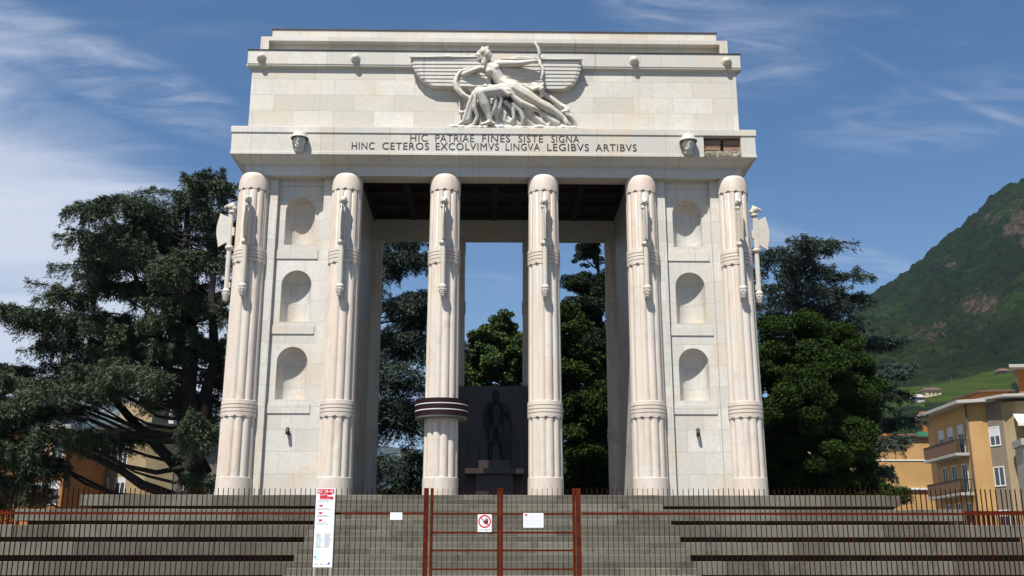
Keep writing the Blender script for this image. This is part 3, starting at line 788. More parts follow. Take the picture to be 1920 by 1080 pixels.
bow.limb(QL(bp), 8); bow.limb(QL([(1318, 88, .74, 9), (1336, 92, .74, 8), (1334, 106, .74, 6)]), 8)
bow.build('bow', 'marble_carved', FIGP, fuse=.022, smooth=1)
dr = MB()
def fold(pts, n=8): dr.limb(QL([(a_, b_, c_, d_*.9) for a_, b_, c_, d_ in pts]), n)
# scarf looping behind the drawing arm
for k, (o_, y_, r_) in enumerate(((0, .34, 17), (18, .38, 15), (36, .32, 14), (50, .24, 14))):
    fold([(770, 298+o_*.4, .22, r_*.8), (690, 300+o_*.5, y_, r_), (620, 320+o_*.6, y_, r_), (575+o_*.6, 380, y_, r_), (556+o_, 440, y_, r_), (575+o_, 500, y_, r_), (630+o_*.8, 555-o_*.2, y_, r_), (700+o_*.5, 592-o_*.4, y_, r_*.8)])
for k in range(7):
    fold([(690+k*30, 340+k*6, .05, 22), (735+k*26, 420+k*8, .14+.05*(k % 2), 24), (760+k*28, 500, .10+.04*(k % 3), 26)])
# cloth over the bent knee
for k, c in enumerate(([(780, 520, .52, 30), (735, 575, .50, 26), (700, 650, .42, 24), (678, 720, .34, 22), (650, 790, .26, 20), (590, 825, .2, 18)],
                       [(800, 520, .60, 26), (762, 590, .54, 20), (752, 680, .44, 22), (780, 760, .34, 20), (745, 820, .26, 18), (680, 845, .2, 18)],
                       [(740, 580, .46, 28), (715, 680, .36, 30), (700, 770, .28, 26), (640, 800, .2, 22)],
                       [(850, 505, .66, 26), (905, 545, .62, 20), (950, 610, .5, 22), (945, 680, .42, 24), (910, 745, .3, 18)],
                       [(900, 500, .62, 24), (965, 540, .58, 22), (1000, 600, .46, 22), (985, 680, .36, 26), (950, 740, .26, 18)],
                       [(850, 515, .60, 24), (865, 560, .56, 14), (890, 640, .46, 16), (920, 710, .34, 12)],
                       [(930, 500, .56, 22), (1010, 530, .60, 26), (1060, 570, .58, 26), (1100, 560, .54, 20), (1085, 530, .5, 18), (1040, 540, .48, 14)],
                       [(1000, 520, .55, 26), (1080, 530, .58, 22), (1120, 590, .5, 30), (1190, 640, .46, 38), (1290, 675, .38, 36), (1360, 690, .28, 24)],
                       [(1040, 620, .36, 26), (1110, 680, .34, 24), (1120, 760, .3, 18), (1085, 795, .22, 12)],
                       [(1110, 640, .38, 26), (1180, 700, .36, 28), (1205, 770, .32, 22), (1195, 815, .24, 16)],
                       [(1000, 660, .28, 20), (1040, 720, .26, 20), (1030, 780, .22, 16), (1090, 800, .18, 12)],
                       [(1230, 680, .30, 26), (1310, 740, .26, 26), (1385, 800, .22, 22), (1420, 845, .14, 14)],
                       [(1180, 690, .26, 30), (1250, 770, .2, 28), (1320, 830, .14, 22)],
                       [(1320, 680, .28, 26), (1420, 730, .24, 26), (1500, 790, .22, 24), (1560, 825, .16, 14)],
                       [(1400, 700, .22, 24), (1480, 750, .22, 24), (1540, 800, .2, 20)],
                       [(1150, 640, .2, 46), (1260, 720, .12, 50), (1380, 790, .08, 44), (1480, 830, .06, 30)],
                       [(1000, 700, .1, 44), (1100, 780, .1, 44), (1200, 810, .08, 30)],
                       # cloth blown behind the hips
                       [(1015, 235, .10, 16), (1075, 195, .24, 18), (1160, 182, .30, 18), (1260, 190, .32, 17), (1345, 215, .34, 14)],
                       [(1040, 300, .10, 26), (1130, 340, .16, 22), (1230, 400, .22, 20), (1290, 470, .26, 20)],
                       [(1080, 300, .08, 24), (1200, 340, .14, 24), (1290, 400, .22, 22), (1340, 460, .3, 22)],
                       [(1060, 330, .06, 30), (1180, 420, .08, 30), (1290, 510, .12, 26)],
                       [(1200, 420, .26, 14), (1240, 465, .32, 18), (1300, 500, .36, 20), (1370, 480, .42, 24), (1400, 440, .40, 18)],
                       [(1290, 420, .26, 16), (1320, 470, .32, 22), (1380, 500, .40, 34), (1390, 540, .30, 24), (1350, 560, .2, 22)],
                       [(1400, 520, .22, 30), (1480, 570, .2, 30), (1560, 630, .2, 30), (1600, 650, .26, 24), (1620, 690, .3, 22), (1570, 700, .3, 16)],
                       [(1600, 640, .28, 14), (1635, 680, .3, 16), (1610, 720, .28, 18), (1660, 740, .26, 18), (1690, 780, .24, 16), (1700, 840, .16, 16)],
                       [(1540, 620, .12, 40), (1640, 730, .1, 34), (1680, 820, .08, 24)])):
    fold(c)
for k in range(8): fold([(1035+k*30, 300+k*6, .10, 34), (1110+k*26, 360+k*10, .13+.03*(k % 2), 32), (1200+k*20, 440+k*12, .15, 30)])
for k in range(6): fold([(660+k*34, 360+k*10, .06, 36), (700+k*32, 450+k*8, .10+.03*(k % 2), 36), (760+k*26, 520, .12, 34)])
for k in range(15):
    x_ = 690+k*62; yt_ = 560+max(0, (x_-900))*.22
    for q in range(6):
        y_ = yt_+(850-yt_)*q/5; fold([(x_, y_, .0, 58), (x_+20, min(y_+30, 855), .06+.05*math.sin(k*1.7+q*.6), 46-10*(k % 2))])
for k in range(11):
    x_ = 700+k*82; fold([(x_, 600+max(0, x_-900)*.22, .20, 18), (x_+22, 720+max(0, x_-900)*.08, .20, 17), (x_+14*(k % 3), 850, .16, 15)])
dr.build('drapery', 'marble_carved', FIGP, fuse=.022, smooth=1)
rk = MB(); rg = random.Random(8)
for i in range(34):
    x = 530+i*36; hh = 24+10*math.sin(i*.9)+(18 if 900 < x < 1100 else 0); c = Q(x, 858-hh*.4, .14)
    rk.ball(c[:3], .15+rg.uniform(-.04, .05), 8, (1.5, 1.3, .35+hh/100))
rk.box(Q(518, 0)[0], Q(1722, 0)[0], YF-.32, YF-.01, 16.56, 16.68)
rk.build('rock_base', 'marble_carved', FIGP, fuse=.03, smooth=0)
# strips hanging from the quiver belt
qv = MB(); qv.limb(QL([(606, 590, .16, 10), (612, 690, .16, 9)]), 8); qv.ball(Q(634, 704, .18)[:3], .11, 8, (1.2, 1, .8)); qv.limb(QL([(660, 600, .14, 9), (664, 650, .14, 8)]), 8)
qv.build('quiver', 'marble_carved', FIGP, fuse=.02, smooth=1)
def wing(outline_x, topy, boty, side):
    """layered feather rows; outline_x(t) -> tip x at height t (0 top, 1 bottom) in design units"""
    m = MB(); rows = 8; vs = []; K = 24
    inner = 900 if side < 0 else 1000
    zs = []
    for i in range(rows):
        for e in (0, .86): zs.append(((i+e)/rows, .30+.17*(1-(i+.5)/rows)+(.004 if e else 0.)))
        zs.append(((i+.93)/rows, .290+.17*(1-(i+.5)/rows)))
    zs.append((1., .22))
    n = K+1
    for t, yv in zs:
        tip = outline_x(t)
        for k in range(n):
            s_ = k/K; x = inner+(tip-inner)*s_
            yk = yv*(1-.10*s_) if s_ < .97 else yv*.82
            zy = topy(s_)*(1-t)+boty(s_)*t
            vs.append(Q(x, zy, yk)[:3])
    nr = len(zs)
    f1 = [(i*n+k, i*n+k+1, (i+1)*n+k+1, (i+1)*n+k) for i in range(nr-1) for k in range(K)]
    base = len(vs)
    vs += [(v[0], YF+.0, v[2]) for v in vs]
    fs = f1+[(k, k+base, k+1+base, k+1) for k in range(K)]+[((nr-1)*n+k, (nr-1)*n+k+1, (nr-1)*n+k+1+base, (nr-1)*n+k+base) for k in range(K)]
    fs += [(i*n+K, i*n+K+base, (i+1)*n+K+base, (i+1)*n+K) for i in range(nr-1)]
    m.add(vs, fs)
    edge = [(outline_x(0), topy(1), .44, 9), (inner*.5+outline_x(0)*.5, topy(.5), .46, 10), (inner, topy(0), .46, 10)]
    m.limb(QL(edge), 8)
    return m.build('wing', 'marble_carved', FIGP)
lx = [(0, 140), (.15, 148), (.35, 170), (.55, 205), (.75, 245), (.9, 300), (1, 350)]
rx = [(0, 1765), (.15, 1760), (.35, 1748), (.55, 1730), (.75, 1700), (.9, 1660), (1, 1600)]
def itp(tab):
    def f(t):
        for (a, va), (b, vb) in zip(tab[:-1], tab[1:]):
            if t <= b+1e-9: return va+(vb-va)*(t-a)/(b-a)
        return tab[-1][1]
    return f
wing(itp(lx), lambda s_: 203+3*s_, lambda s_: 470-8*s_, -1)
wing(itp(rx), lambda s_: 218-2*s_, lambda s_: 492-12*s_, 1)

# ------------------------------------------------------------------ altar, statue
al = thing('altar', (.05, 40, TOP), 'dark porphyry altar wall and table between the rear columns inside the arch', 'altar')
m = MB(); m.box(-1.6, 1.7, 40.35, 40.95, TOP-.01, 8.40); m.build('back_wall', 'dark_porphyry', al)
for x0_, x1_, y0_, z1_ in ((-1.25, -.98, 40.05, 6.2), (1.05, 1.3, 40.05, 6.2), (-.98, -.55, 40.1, 5.9), (.72, 1.05, 40.1, 5.9)):
    m = MB(); m.box(x0_, x1_, y0_, 40.349, TOP, z1_); m.build('buttress', 'dark_porphyry', al)
m = MB(); m.box(-.52, .70, 38.9, 40.345, 5.0, 5.33); m.build('pedestal', 'dark_porphyry', al)
m = MB(); m.box(-1.02, 1.18, 38.6, 40.345, 4.80, 4.998); m.build('table_top', 'dark_porphyry', al)
m = MB(); m.box(-.62, .78, 38.95, 40.345, TOP, 4.798); m.build('table_base', 'dark_porphyry', al)
def stat():
    m = MB(); z = 5.33; x = .13; y = 39.6; s_ = 2.75/1.8
    def L(pts): m.limb([(x+a*s_, y+b*s_, z+c*s_, r*s_) for a, b, c, r in pts], 12)
    L([(-.10, 0, .92, .115), (-.13, -.04, .50, .078), (-.14, 0, .42, .07), (-.15, .03, .09, .045)]); L([(-.15, .02, .05, .045), (-.17, -.16, .03, .035)])
    L([(.10, 0, .92, .115), (.14, -.06, .50, .078), (.15, -.02, .42, .07), (.17, .05, .09, .045)]); L([(.17, .04, .05, .045), (.22, -.12, .03, .035)])
    L([(0, 0, .95, .16), (0, 0, 1.08, .135), (0, -.01, 1.25, .155), (0, 0, 1.38, .15)]); L([(-.13, 0, 1.42, .09), (.13, 0, 1.42, .09)])
    L([(-.09, -.07, 1.33, .085), (.09, -.07, 1.33, .085)])
    L([(0, 0, 1.45, .065), (0, -.01, 1.56, .055)])
    m.ball((x, y-.02*s_, z+1.68*s_), .105*s_, 14, (.85, 1, 1.2)); m.ball((x, y-.10*s_, z+1.67*s_), .028*s_, 8); m.ball((x, y-.07*s_, z+1.60*s_), .05*s_, 8); m.ball((x, y+.01*s_, z+1.73*s_), .108*s_, 10)
    L([(-.20, 0, 1.40, .068), (-.27, .02, 1.14, .055), (-.27, -.02, 1.10, .048), (-.24, -.06, .86, .035)]); 
    for k in range(4): L([(-.255+k*.012, -.085+.012*k, .84, .012), (-.25+k*.012, -.10+.012*k, .75, .010)])
    L([(-.225, -.09, .84, .013), (-.21, -.12, .78, .011)])
    L([(.20, 0, 1.40, .068), (.31, .03, 1.16, .055), (.30, -.02, 1.12, .048), (.33, -.18, 1.28, .035)])
    for k in range(4): L([(.31+k*.014, -.20, 1.31, .012), (.31+k*.014, -.22, 1.38, .010)])
    return m.build('body', 'bronze', None, fuse=.028, smooth=2)
st = thing('statue', (.13, 39.6, 5.33), 'dark green bronze statue of a standing man on the altar pedestal', 'statue')
b = stat(); par(b, st)
m = MB()
for k in range(9): m.limb([(.13+.34+.03*k, 39.55+.02*k, 5.33+1.75-.02*k, .05), (.13+.30+.03*k, 39.6, 5.33+1.0, .06), (.13+.26+.035*k, 39.65, 5.36, .07)], 8)
m.build('cloak', 'bronze', st, fuse=.035, smooth=1)

# ------------------------------------------------------------------ ring display round one column
rc = thing('display_ring', (CX-1.75, CY0, 6.3), 'dark red ring with two white stripes round the third marble column', 'ring')
z = 6.30
m = MB(); R0 = .895
m.lathe([(.60, .0), (R0-.03, .0)], 96, (0, 0, 0), cap=False); m.build('underside', 'ring_under', rc, (CX-1.75, CY0, z-.07))
m = MB(); m.lathe([(R0-.03, -.07), (R0-.01, -.04), (R0-.01, .02)], 96, cap=False); m.build('lower_rim', 'ring_under', rc, (CX-1.75, CY0, z))
m = MB(); m.lathe([(R0-.01, .0), (R0, .0), (R0, .17), (R0-.01, .17)], 96, smooth=False, cap=False); m.lathe([(R0-.01, .20), (R0, .20), (R0, .37), (R0-.01, .37)], 96, smooth=False, cap=False); m.lathe([(R0-.01, .40), (R0, .40), (R0, .56), (R0-.01, .56), (.6, .56)], 96, smooth=False, cap=False)
m.build('led_panel', 'led_panel', rc, (CX-1.75, CY0, z))
for zz_ in (.17, .37):
    m = MB(); m.lathe([(R0-.01, zz_), (R0+.006, zz_), (R0+.006, zz_+.03), (R0-.01, zz_+.03)], 96, smooth=False, cap=False); m.build('stripe', 'ring_white', rc, (CX-1.75, CY0, z))
# ------------------------------------------------------------------ wall lamps on the piers
def wall_lamp(x, label):
    t = thing('wall_lamp', (x, YP, 5.8), label, 'lamp', 'lamps fixed to the piers')
    m = MB(); m.box(x-.045, x+.045, YP-.07, YP, 5.72, 5.86); m.tube([(x, YP-.06, 5.8), (x, YP-.2, 5.84)], .018); m.build('bracket', 'black_metal', t)
    m = MB(); a = R(14)
    m.lathe([(.02, .0), (.055, .01), (.062, .03), (.062, .22), (.052, .23), (.052, .21)], 16); o = m.build('lamp_head', 'black_metal', None); o.location = (x-.01, YP-.21, 5.74); o.rotation_euler = (R(-24), 0, 0); par(o, t)
wall_lamp(CX-6.88, 'small black spotlight on the left pier below its lowest niche')
wall_lamp(CX+6.92, 'small black spotlight on the right pier below its lowest niche')

# ------------------------------------------------------------------ fence and gate
FD = 20.0
BARM = MB().box(-.004, .004, -.018, .018, .10, 3.0).mesh('bar', 'rusted_bar')
def fence(name, xs, x0, x1, label, group, over=[]):
    t = thing(name, ((x0+x1)/2, FD, 0), label, 'fence', group)
    for zr in (2.50, .35):
        m = MB(); m.box(x0, x1, FD-.032, FD-.021, zr, zr+.045); m.build('rail', 'rusted_steel', t)
    for x in xs[:100]:
        o = bpy.data.objects.new('bar', BARM); COL.objects.link(o); o.parent = t; o.location = (x-(x0+x1)/2+rng.gauss(0, .003), 0, rng.uniform(-.012, .006)); o.rotation_euler = (rng.gauss(0, .002), rng.gauss(0, .0014), rng.gauss(0, .03))
    if len(xs) > 100:
        m = MB()
        for x in xs[100:]: m.box(x-.0055, x+.0055, FD-.02, FD+.02, .10, 3.0)
        tag(m.build('bar', 'rusted_bar', t), kind='stuff')
    return t
def post(x, w_=.085, parent=None, dep=.10, top=3.0):
    m = MB(); m.box(x-w_/2, x+w_/2, FD-dep/2-.02, FD+dep/2, 0, top); return m.build('post', 'rusted_steel', parent)
SP = .0985
xl = [-1.42-SP*i for i in range(140)]; xr = [1.83+SP*i for i in range(140)]
fl = fence('steel_fence', xl, xl[-1]-.05, -1.31, 'rust-red steel bar fence to the left of the gate, before the podium', 'fences in front of the podium')
fr_ = fence('steel_fence', xr, 1.72, xr[-1]+.05, 'rust-red steel bar fence to the right of the gate, before the podium', 'fences in front of the podium')
post(-1.265, .085, fl); post(1.66, .085, fr_)
def leaf_gate(x0, x1, label, posts):
    t = thing('gate_leaf', ((x0+x1)/2, FD, 0), label, 'gate', 'leaves of the steel gate')
    for zr in (2.50, 2.15, 1.82, 1.475, 1.1, .7, .3):
        m = MB(); m.box(x0, x1, FD-.030, FD-.002, zr, zr+.036); m.build('rail', 'rusted_steel', t)
    for x, w_ in posts: post(x, w_, t, .06)
    x = x0+.08
    while x < x1-.05:
        o = bpy.data.objects.new('bar', BARM); COL.objects.link(o); o.parent = t; o.location = (x-(x0+x1)/2, .022, 0); x += SP
    return t
gl = leaf_gate(-1.13, .10, 'left leaf of the rusty steel gate, the one with the no-entry hand sign', ((-1.155, .055), (.125, .055)))
gr = leaf_gate(.20, 1.55, 'right leaf of the rusty steel gate, the one with the notice on it', ((.185, .055), (1.575, .055)))
# notices and the tall information board
sg = thing('prohibition_sign', (-.14, FD-.05, 2.18), 'white sign with a black hand in a crossed red circle on the gate', 'sign')
m = MB(); m.box(-.272, -.008, FD-.056, FD-.051, 2.18, 2.505); m.build('panel', 'white_sheet', sg)
m = MB(); n = 48; c = (-.14, 2.375); vs = []
for k in range(n):
    a = 2*PI*k/n
    for r_ in (.095, .122): vs.append((c[0]+r_*math.cos(a), FD-.059, c[1]+r_*math.sin(a)))
m.add(vs, [(2*k, 2*((k+1) % n), 2*((k+1) % n)+1, 2*k+1) for k in range(n)])
a = R(-45); u_ = (math.cos(a), math.sin(a)); p_ = (-u_[1], u_[0]); hw = .009
m.add([(c[0]+u_[0]*s1*.1+p_[0]*s2*hw, FD-.0605, c[1]+u_[1]*s1*.1+p_[1]*s2*hw) for s1, s2 in ((-1, -1), (1, -1), (1, 1), (-1, 1))], [(0, 1, 2, 3)])
m.build('red_circle', 'print_red', sg)
m = MB(); yk = FD-.0575
def flat(poly): m.add([(c[0]+x, yk, c[1]+z_) for x, z_ in poly], [tuple(range(len(poly)))])
flat([(.01, -.055), (.05, -.055), (.068, -.02), (.07, .015), (.005, .015), (-.005, -.02)])
for k, (x, h_) in enumerate(((.012, .045), (.028, .062), (.045, .062), (.062, .045))): flat([(x-.0065, .012), (x+.0065, .012), (x+.0065, h_), (x-.0065, h_)])
flat([(.008, -.05), (.0, -.015), (-.032, .008), (-.038, .0), (-.015, -.03)])
m.build('hand_symbol', 'print_black', sg)
text('lettering', 'ZUTRITT VERBOTEN', 'print_black', .23, .022, (-.14, FD-.0575, 2.205), .001, sg)
def notice(x0, x1, z0, z1, label, heading):
    t = thing('notice', ((x0+x1)/2, FD-.05, z0), label, 'notice')
    m = MB(); m.box(x0, x1, FD-.052, FD-.047, z0, z1); m.build('panel', 'white_sheet', t)
    if heading:
        m = MB(); m.add([(x0+.02, FD-.0545, z1-.02), (x0+.085, FD-.0545, z1-.02), (x0+.075, FD-.0545, z1-.045), (x0+.035, FD-.0545, z1-.05)], [(3, 2, 1, 0)]); m.build('red_mark', 'print_red', t)
    m = MB(); z = z1-(.035 if heading else .025); rg = random.Random(int(x0*100))
    while z > z0+.02:
        xx = x0+(.11 if heading and z > z1-.06 else .02 if heading else .05)
        while xx < x1-.04:
            L = rg.uniform(.012, .04); m.add([(xx, FD-.0545, z), (min(xx+L, x1-.02), FD-.0545, z), (min(xx+L, x1-.02), FD-.0545, z+.006), (xx, FD-.0545, z+.006)], [(0, 1, 2, 3)]); xx += L+.006
        z -= .026 if heading else .032
    m.build('small_print', 'print_grey', t)
notice(.60, .985, 2.26, 2.53, 'larger white paper notice on the right gate leaf', True)
notice(-1.945, -1.715, 2.405, 2.54, 'small white notice on the fence left of the gate', False)
pb = thing('information_board', (-3.16, 19.8, 0), 'tall narrow white information board with a red heading, on two posts', 'sign')
px0, px1 = -3.345, -2.985; PY = 19.78
m = MB(); m.box(px0, px1, PY, PY+.03, 1.53, 2.985); m.build('panel', 'white_sheet', pb)
for x in (px0+.03, px1-.03):
    m = MB(); m.box(x-.02, x+.02, PY+.004, PY+.05, 0, 1.528); m.build('leg', 'sheet_metal', pb)
yf = PY-.003
m = MB()
def rect(x0, x1, z0, z1, y=yf): m.add([(x0, y, z0), (x1, y, z0), (x1, y, z1), (x0, y, z1)], [(0, 1, 2, 3)])
rect(px0+.02, px1-.02, 2.885, 2.97)
for k, (a, b_) in enumerate(((.07, .06), (.07, .15), (.07, .03), (.07, .03))): rect(px0+a, px1-b_, 2.885-.027*(k+1), 2.885-.027*k-.001)
m.build('red_heading', 'print_red', pb)
text('heading', "BZ '18\u201345", 'white_sheet', .285, .055, ((px0+px1)/2, yf-.002, 2.90), .001, pb, .01)
for k, s_ in enumerate(('one monument', 'one city', 'two dictatorships')):
    text('heading', s_, 'white_sheet', .018*len(s_)*.62, .019, (px0+.08, yf-.002, 2.862-.027*k-(.027 if k == 2 else 0)), .001, pb, .004, align='L')
zt_ = 2.745
for s1, s2 in (('A permanent exhibition within', 'the Monument to Victory'), ('Un percorso espositivo', 'nel Monumento alla Vittoria'), ('Eine Dokumentations-', 'Ausstellung im Siegesdenkmal'), ('N percurs de mostra', 'tl Monument dla Vitoria')):
    text('lettering', s1, 'print_black', .0098*len(s1), .015, (px0+.03, yf-.001, zt_), .001, pb, align='L')
    text('lettering', s2, 'print_black', .0098*len(s2), .015, (px0+.03, yf-.001, zt_-.026), .001, pb, align='L')
    zt_ -= .135
m = MB()
for k in range(3):
    z = 2.675-.135*k; m.add([(px0+.06, yf, z), (px0+.14, yf, z), (px0+.13, yf, z-.03), (px0+.08, yf, z-.035)], [(3, 2, 1, 0)])
m.build('red_mark', 'print_red', pb)
m = MB(); rg = random.Random(4)
for cx_ in (px0+.03, px0+.19):
    for k in range(16):
        z = 2.14-.017*k; rect(cx_, cx_+rg.uniform(.08, .14), z, z+.006)
for k in range(3): rect(px0+.03+.1*k, px0+.09+.1*k, 1.58, 1.60)
m.build('small_print', 'print_grey', pb)
m = MB(); m.add([(px0+.02, yf, 1.68), (px0+.12, yf, 1.66), (px0+.15, yf, 1.80), (px0+.10, yf, 1.86), (px0+.02, yf, 1.84)], [(0, 1, 2, 3, 4)]); rect(px0+.03, px0+.16, 1.90, 2.08, yf+.001); m.build('map_drawing', 'print_tint', pb)
m = MB(); rect(px0+.02, px0+.05, 1.70, 1.73, yf-.001); rect(px1-.08, px1-.045, 1.585, 1.62, yf-.001); m.build('blue_mark', 'print_blue', pb)
# dense fence behind, at the right end and at the left end
def back_fence(x0, x1, label, zt=3.1, y=31.2):
    t = thing('steel_fence', ((x0+x1)/2, y, 0), label, 'fence', 'fences beyond the ledges')
    for zr in (zt-.06, .4):
        m = MB(); m.box(x0, x1, y-.03, y-.018, zr, zr+.06); m.build('rail', 'rusted_steel', t)
    BM = MB().box(-.012, .012, -.015, .015, .05, zt).mesh('bar', 'rusted_bar'); n = int((x1-x0)/.075)
    for i in range(min(n, 100)):
        o = bpy.data.objects.new('bar', BM); COL.objects.link(o); o.parent = t; o.location = (x0+.075*i-(x0+x1)/2, 0, 0)
back_fence(13.9, 21.3, 'close-set rusty fence beyond the right end of the ledges')
back_fence(-21.3, -13.9, 'close-set rusty fence beyond the left end of the ledges')

# ------------------------------------------------------------------ trees
def leaf_mesh(name, P, D_, L, Wd, mat, rs, bend=.0):
    """many small leaf-sized quads: centres P, long axes D_, lengths L, widths Wd"""
    n = len(P); D_ = D_/np.maximum(np.linalg.norm(D_, axis=1, keepdims=True), 1e-6)
    q = rs.normal(size=(n, 3)); s_ = np.cross(D_, q); s_ /= np.maximum(np.linalg.norm(s_, axis=1, keepdims=True), 1e-6)
    L = L[:, None]; Wd = Wd[:, None]
    a = P-D_*L*.5; b = P+D_*L*.5
    V = np.stack([a-s_*Wd*.30, P+s_*Wd*.5, b, P-s_*Wd*.5], 1).reshape(-1, 3)
    me = bpy.data.meshes.new(name); me.vertices.add(4*n); me.vertices.foreach_set('co', V.astype(np.float32).ravel())
    me.loops.add(4*n); me.loops.foreach_set('vertex_index', np.arange(4*n, dtype=np.int32))
    me.polygons.add(n); me.polygons.foreach_set('loop_start', np.arange(0, 4*n, 4, dtype=np.int32)); me.polygons.foreach_set('loop_total', np.full(n, 4, dtype=np.int32))
    me.materials.append(MATS[mat]); me.update(); me.validate(); return me
def trunk_mb(m, base, top, r0, r1, rg, wob=.25, n=9):
    pts = []; rad = []
    for i in range(n):
        t = i/(n-1); p = Vector(base).lerp(Vector(top), t)
        if 0 < i < n-1: p += Vector((rg.uniform(-wob, wob), rg.uniform(-wob, wob), 0))
        pts.append(p); rad.append(r0*(1-t)**.8+r1+(.25*r0 if i == 0 else 0))
    m.tube(pts, rad, 10); return pts
def limb_to(m, a, b, r0, rg, sag=.12):
    A, B = Vector(a), Vector(b); L = (B-A).length; pts = []; rad = []
    for i in range(7):
        t = i/6; p = A.lerp(B, t); p.z += -sag*L*math.sin(PI*t)*(1-t)*1.2
        if 0 < i < 6: p += Vector((rg.uniform(-1, 1), rg.uniform(-1, 1), rg.uniform(-1, 1)))*L*.022
        pts.append(p); rad.append(max(.018, r0*(1-t*.85)))
    m.tube(pts, rad, 6); return pts
def cedar(pads, y, base, top, r0, label, mat, seed, dens=150, group=None, extra=[], hang=.55, size=1.):
    rg = random.Random(seed); rs = np.random.RandomState(seed)
    t = thing('cedar_tree', (base[0], y, 0), label, 'tree', group)
    tm = MB(); tp = trunk_mb(tm, (base[0], y, -.2), (top[0], y, top[1]), r0, .06, rg)
    for (bx, bz, tx, tz, r_) in extra: trunk_mb(tm, (bx, y+.2, bz), (tx, y+rg.uniform(-1.5, 1.5), tz), r_, .04, rg, .2, 7)
    PP = []; DD = []
    for ip, (x, z, rx_, rz_) in enumerate(pads):
        off = abs(x-base[0]); spread = max(2.2, 5.5-off*.35)
        for rep in range(2):
            yy_ = y+rg.uniform(-spread, spread)*(1 if rep else .5)
            xx = x+rg.uniform(-.5, .5)*(rep); zz_ = z+rg.uniform(-.4, .4)*rep
            c = Vector((xx, yy_, zz_))
            hz = max(2.2, zz_-.24*math.hypot(off, yy_-y)-rg.uniform(0, .8)); u_ = min(1, max(0, hz/top[1]))
            a = Vector((base[0]+(top[0]-base[0])*u_, y, min(hz, top[1]-.3)))
            lp = limb_to(tm if (rep == 0 and ip % 2 == 0) or z > 9.5 else MB(), a, c-Vector((0, 0, rz_*.3)), .030+.011*math.hypot(xx-a.x, yy_-y)*(r0/.55), rg)
            out = Vector((xx-base[0], (yy_-y), 0)); out = out.normalized() if out.length > .1 else Vector((1, 0, 0))
            # secondary branches fan out flat through the pad, each carrying sprays
            nb = int(7+4*rx_)
            for k in range(nb):
                aa = rg.uniform(-PI, PI); rr = rx_*rg.uniform(.45, 1.2)
                e = c+Vector((math.cos(aa)*rr, math.sin(aa)*rr*1.0, rg.uniform(-.35, .55)*rz_-.12*rr))
                st_ = c+Vector((rg.uniform(-.35, .35)*rx_, rg.uniform(-.35, .35)*rx_, rg.uniform(-.1, .25)*rz_))
                limb_to(tm, st_, e, .030, rg, -.05)
                m_ = int(1.6*dens*(.6+.4*rx_)); s_ = rs.rand(m_)**.7
                A = np.array(st_); B = np.array(e); dirv = (B-A); nd = np.linalg.norm(dirv)+1e-6
                P = A+dirv*(s_[:, None]*1.06)
                side = np.array([-dirv[1], dirv[0], 0])/nd
                wv = (rs.rand(m_)-.5)*2*(.55*size)*(1.15-s_)
                P = P+side*wv[:, None]; P[:, 2] += -np.abs(wv)*.25+rs.normal(size=m_)*.07*size+.06
                dn = rs.rand(m_) < hang
                P[:, 2] -= dn*rs.rand(m_)**1.6*rz_*.75
                d_ = side*np.sign(wv)[:, None]*.8+dirv/nd*.7+rs.normal(size=(m_, 3))*.35
                d_[:, 2] += np.where(dn, -.75, .12)
                PP.append(P); DD.append(d_)
    P = np.concatenate(PP); D_ = np.concatenate(DD); n = len(P)
    me = leaf_mesh('crown', P, D_, size*(.14+.20*rs.rand(n)), size*(.026+.034*rs.rand(n)), mat, rs)
    o = bpy.data.objects.new('crown', me); COL.objects.link(o); par(o, t)
    tm.build('trunk', 'bark', t)
    return n
def leafy(clumps, y, base, top, r0, label, mat, seed, dens=420, name='broadleaf_tree', group=None, leaf=.19, depth=2.2, up=.3, flat=False):
    rg = random.Random(seed); rs = np.random.RandomState(seed)
    t = thing(name, (base[0], y, 0), label, 'tree', group)
    tm = MB(); trunk_mb(tm, (base[0], y, -.2), (top[0], y, top[1]), r0, .05, rg, .15)
    PP = []; DD = []
    for (x, z, rx_, rz_) in clumps:
        for rep in range(2):
            yy_ = y+rg.uniform(-depth, depth); c = Vector((x+rg.uniform(-.3, .3), yy_, z+rg.uniform(-.3, .3)))
            a = Vector((base[0]+(top[0]-base[0])*min(1, z/top[1]), y, max(1.5, min(top[1], z-.5*rx_-abs(x-base[0])*.4))))
            limb_to(tm, a, c, .05+.02*(c-a).length, rg, .02)
            for k in range(int(9+5*rx_*rz_)):      # lumpy sub-clumps over the surface
                v = rs.normal(size=3); v /= np.linalg.norm(v); v[2] = abs(v[2]) if rs.rand() < .45 else v[2]
                sc = np.array([rx_, (rx_+rz_)*.5, rz_])
                cc = np.array(c)+v*sc*rs.uniform(.55, 1.02); rr = rs.uniform(.28, .62)*min(1.2, (rx_+rz_)*.42)
                m_ = int(dens*rr*rr*2.2)
                w_ = rs.normal(size=(m_, 3)); w_ /= np.linalg.norm(w_, axis=1, keepdims=True); w_ *= (rs.rand(m_)**.38)[:, None]
                P = cc+w_*rr*np.array([1.15, 1.15, .72])
                PP.append(P); d_ = w_*.6+rs.normal(size=(m_, 3))*.7; d_[:, 2] -= .15; DD.append(d_)
    P = np.concatenate(PP); D_ = np.concatenate(DD); n = len(P)
    me = leaf_mesh('crown', P, D_, leaf*(.7+.7*rs.rand(n)), leaf*(.5+.35*rs.rand(n)), mat, rs)
    o = bpy.data.objects.new('crown', me); COL.objects.link(o); par(o, t)
    tm.build('trunk', 'bark', t)
    return n
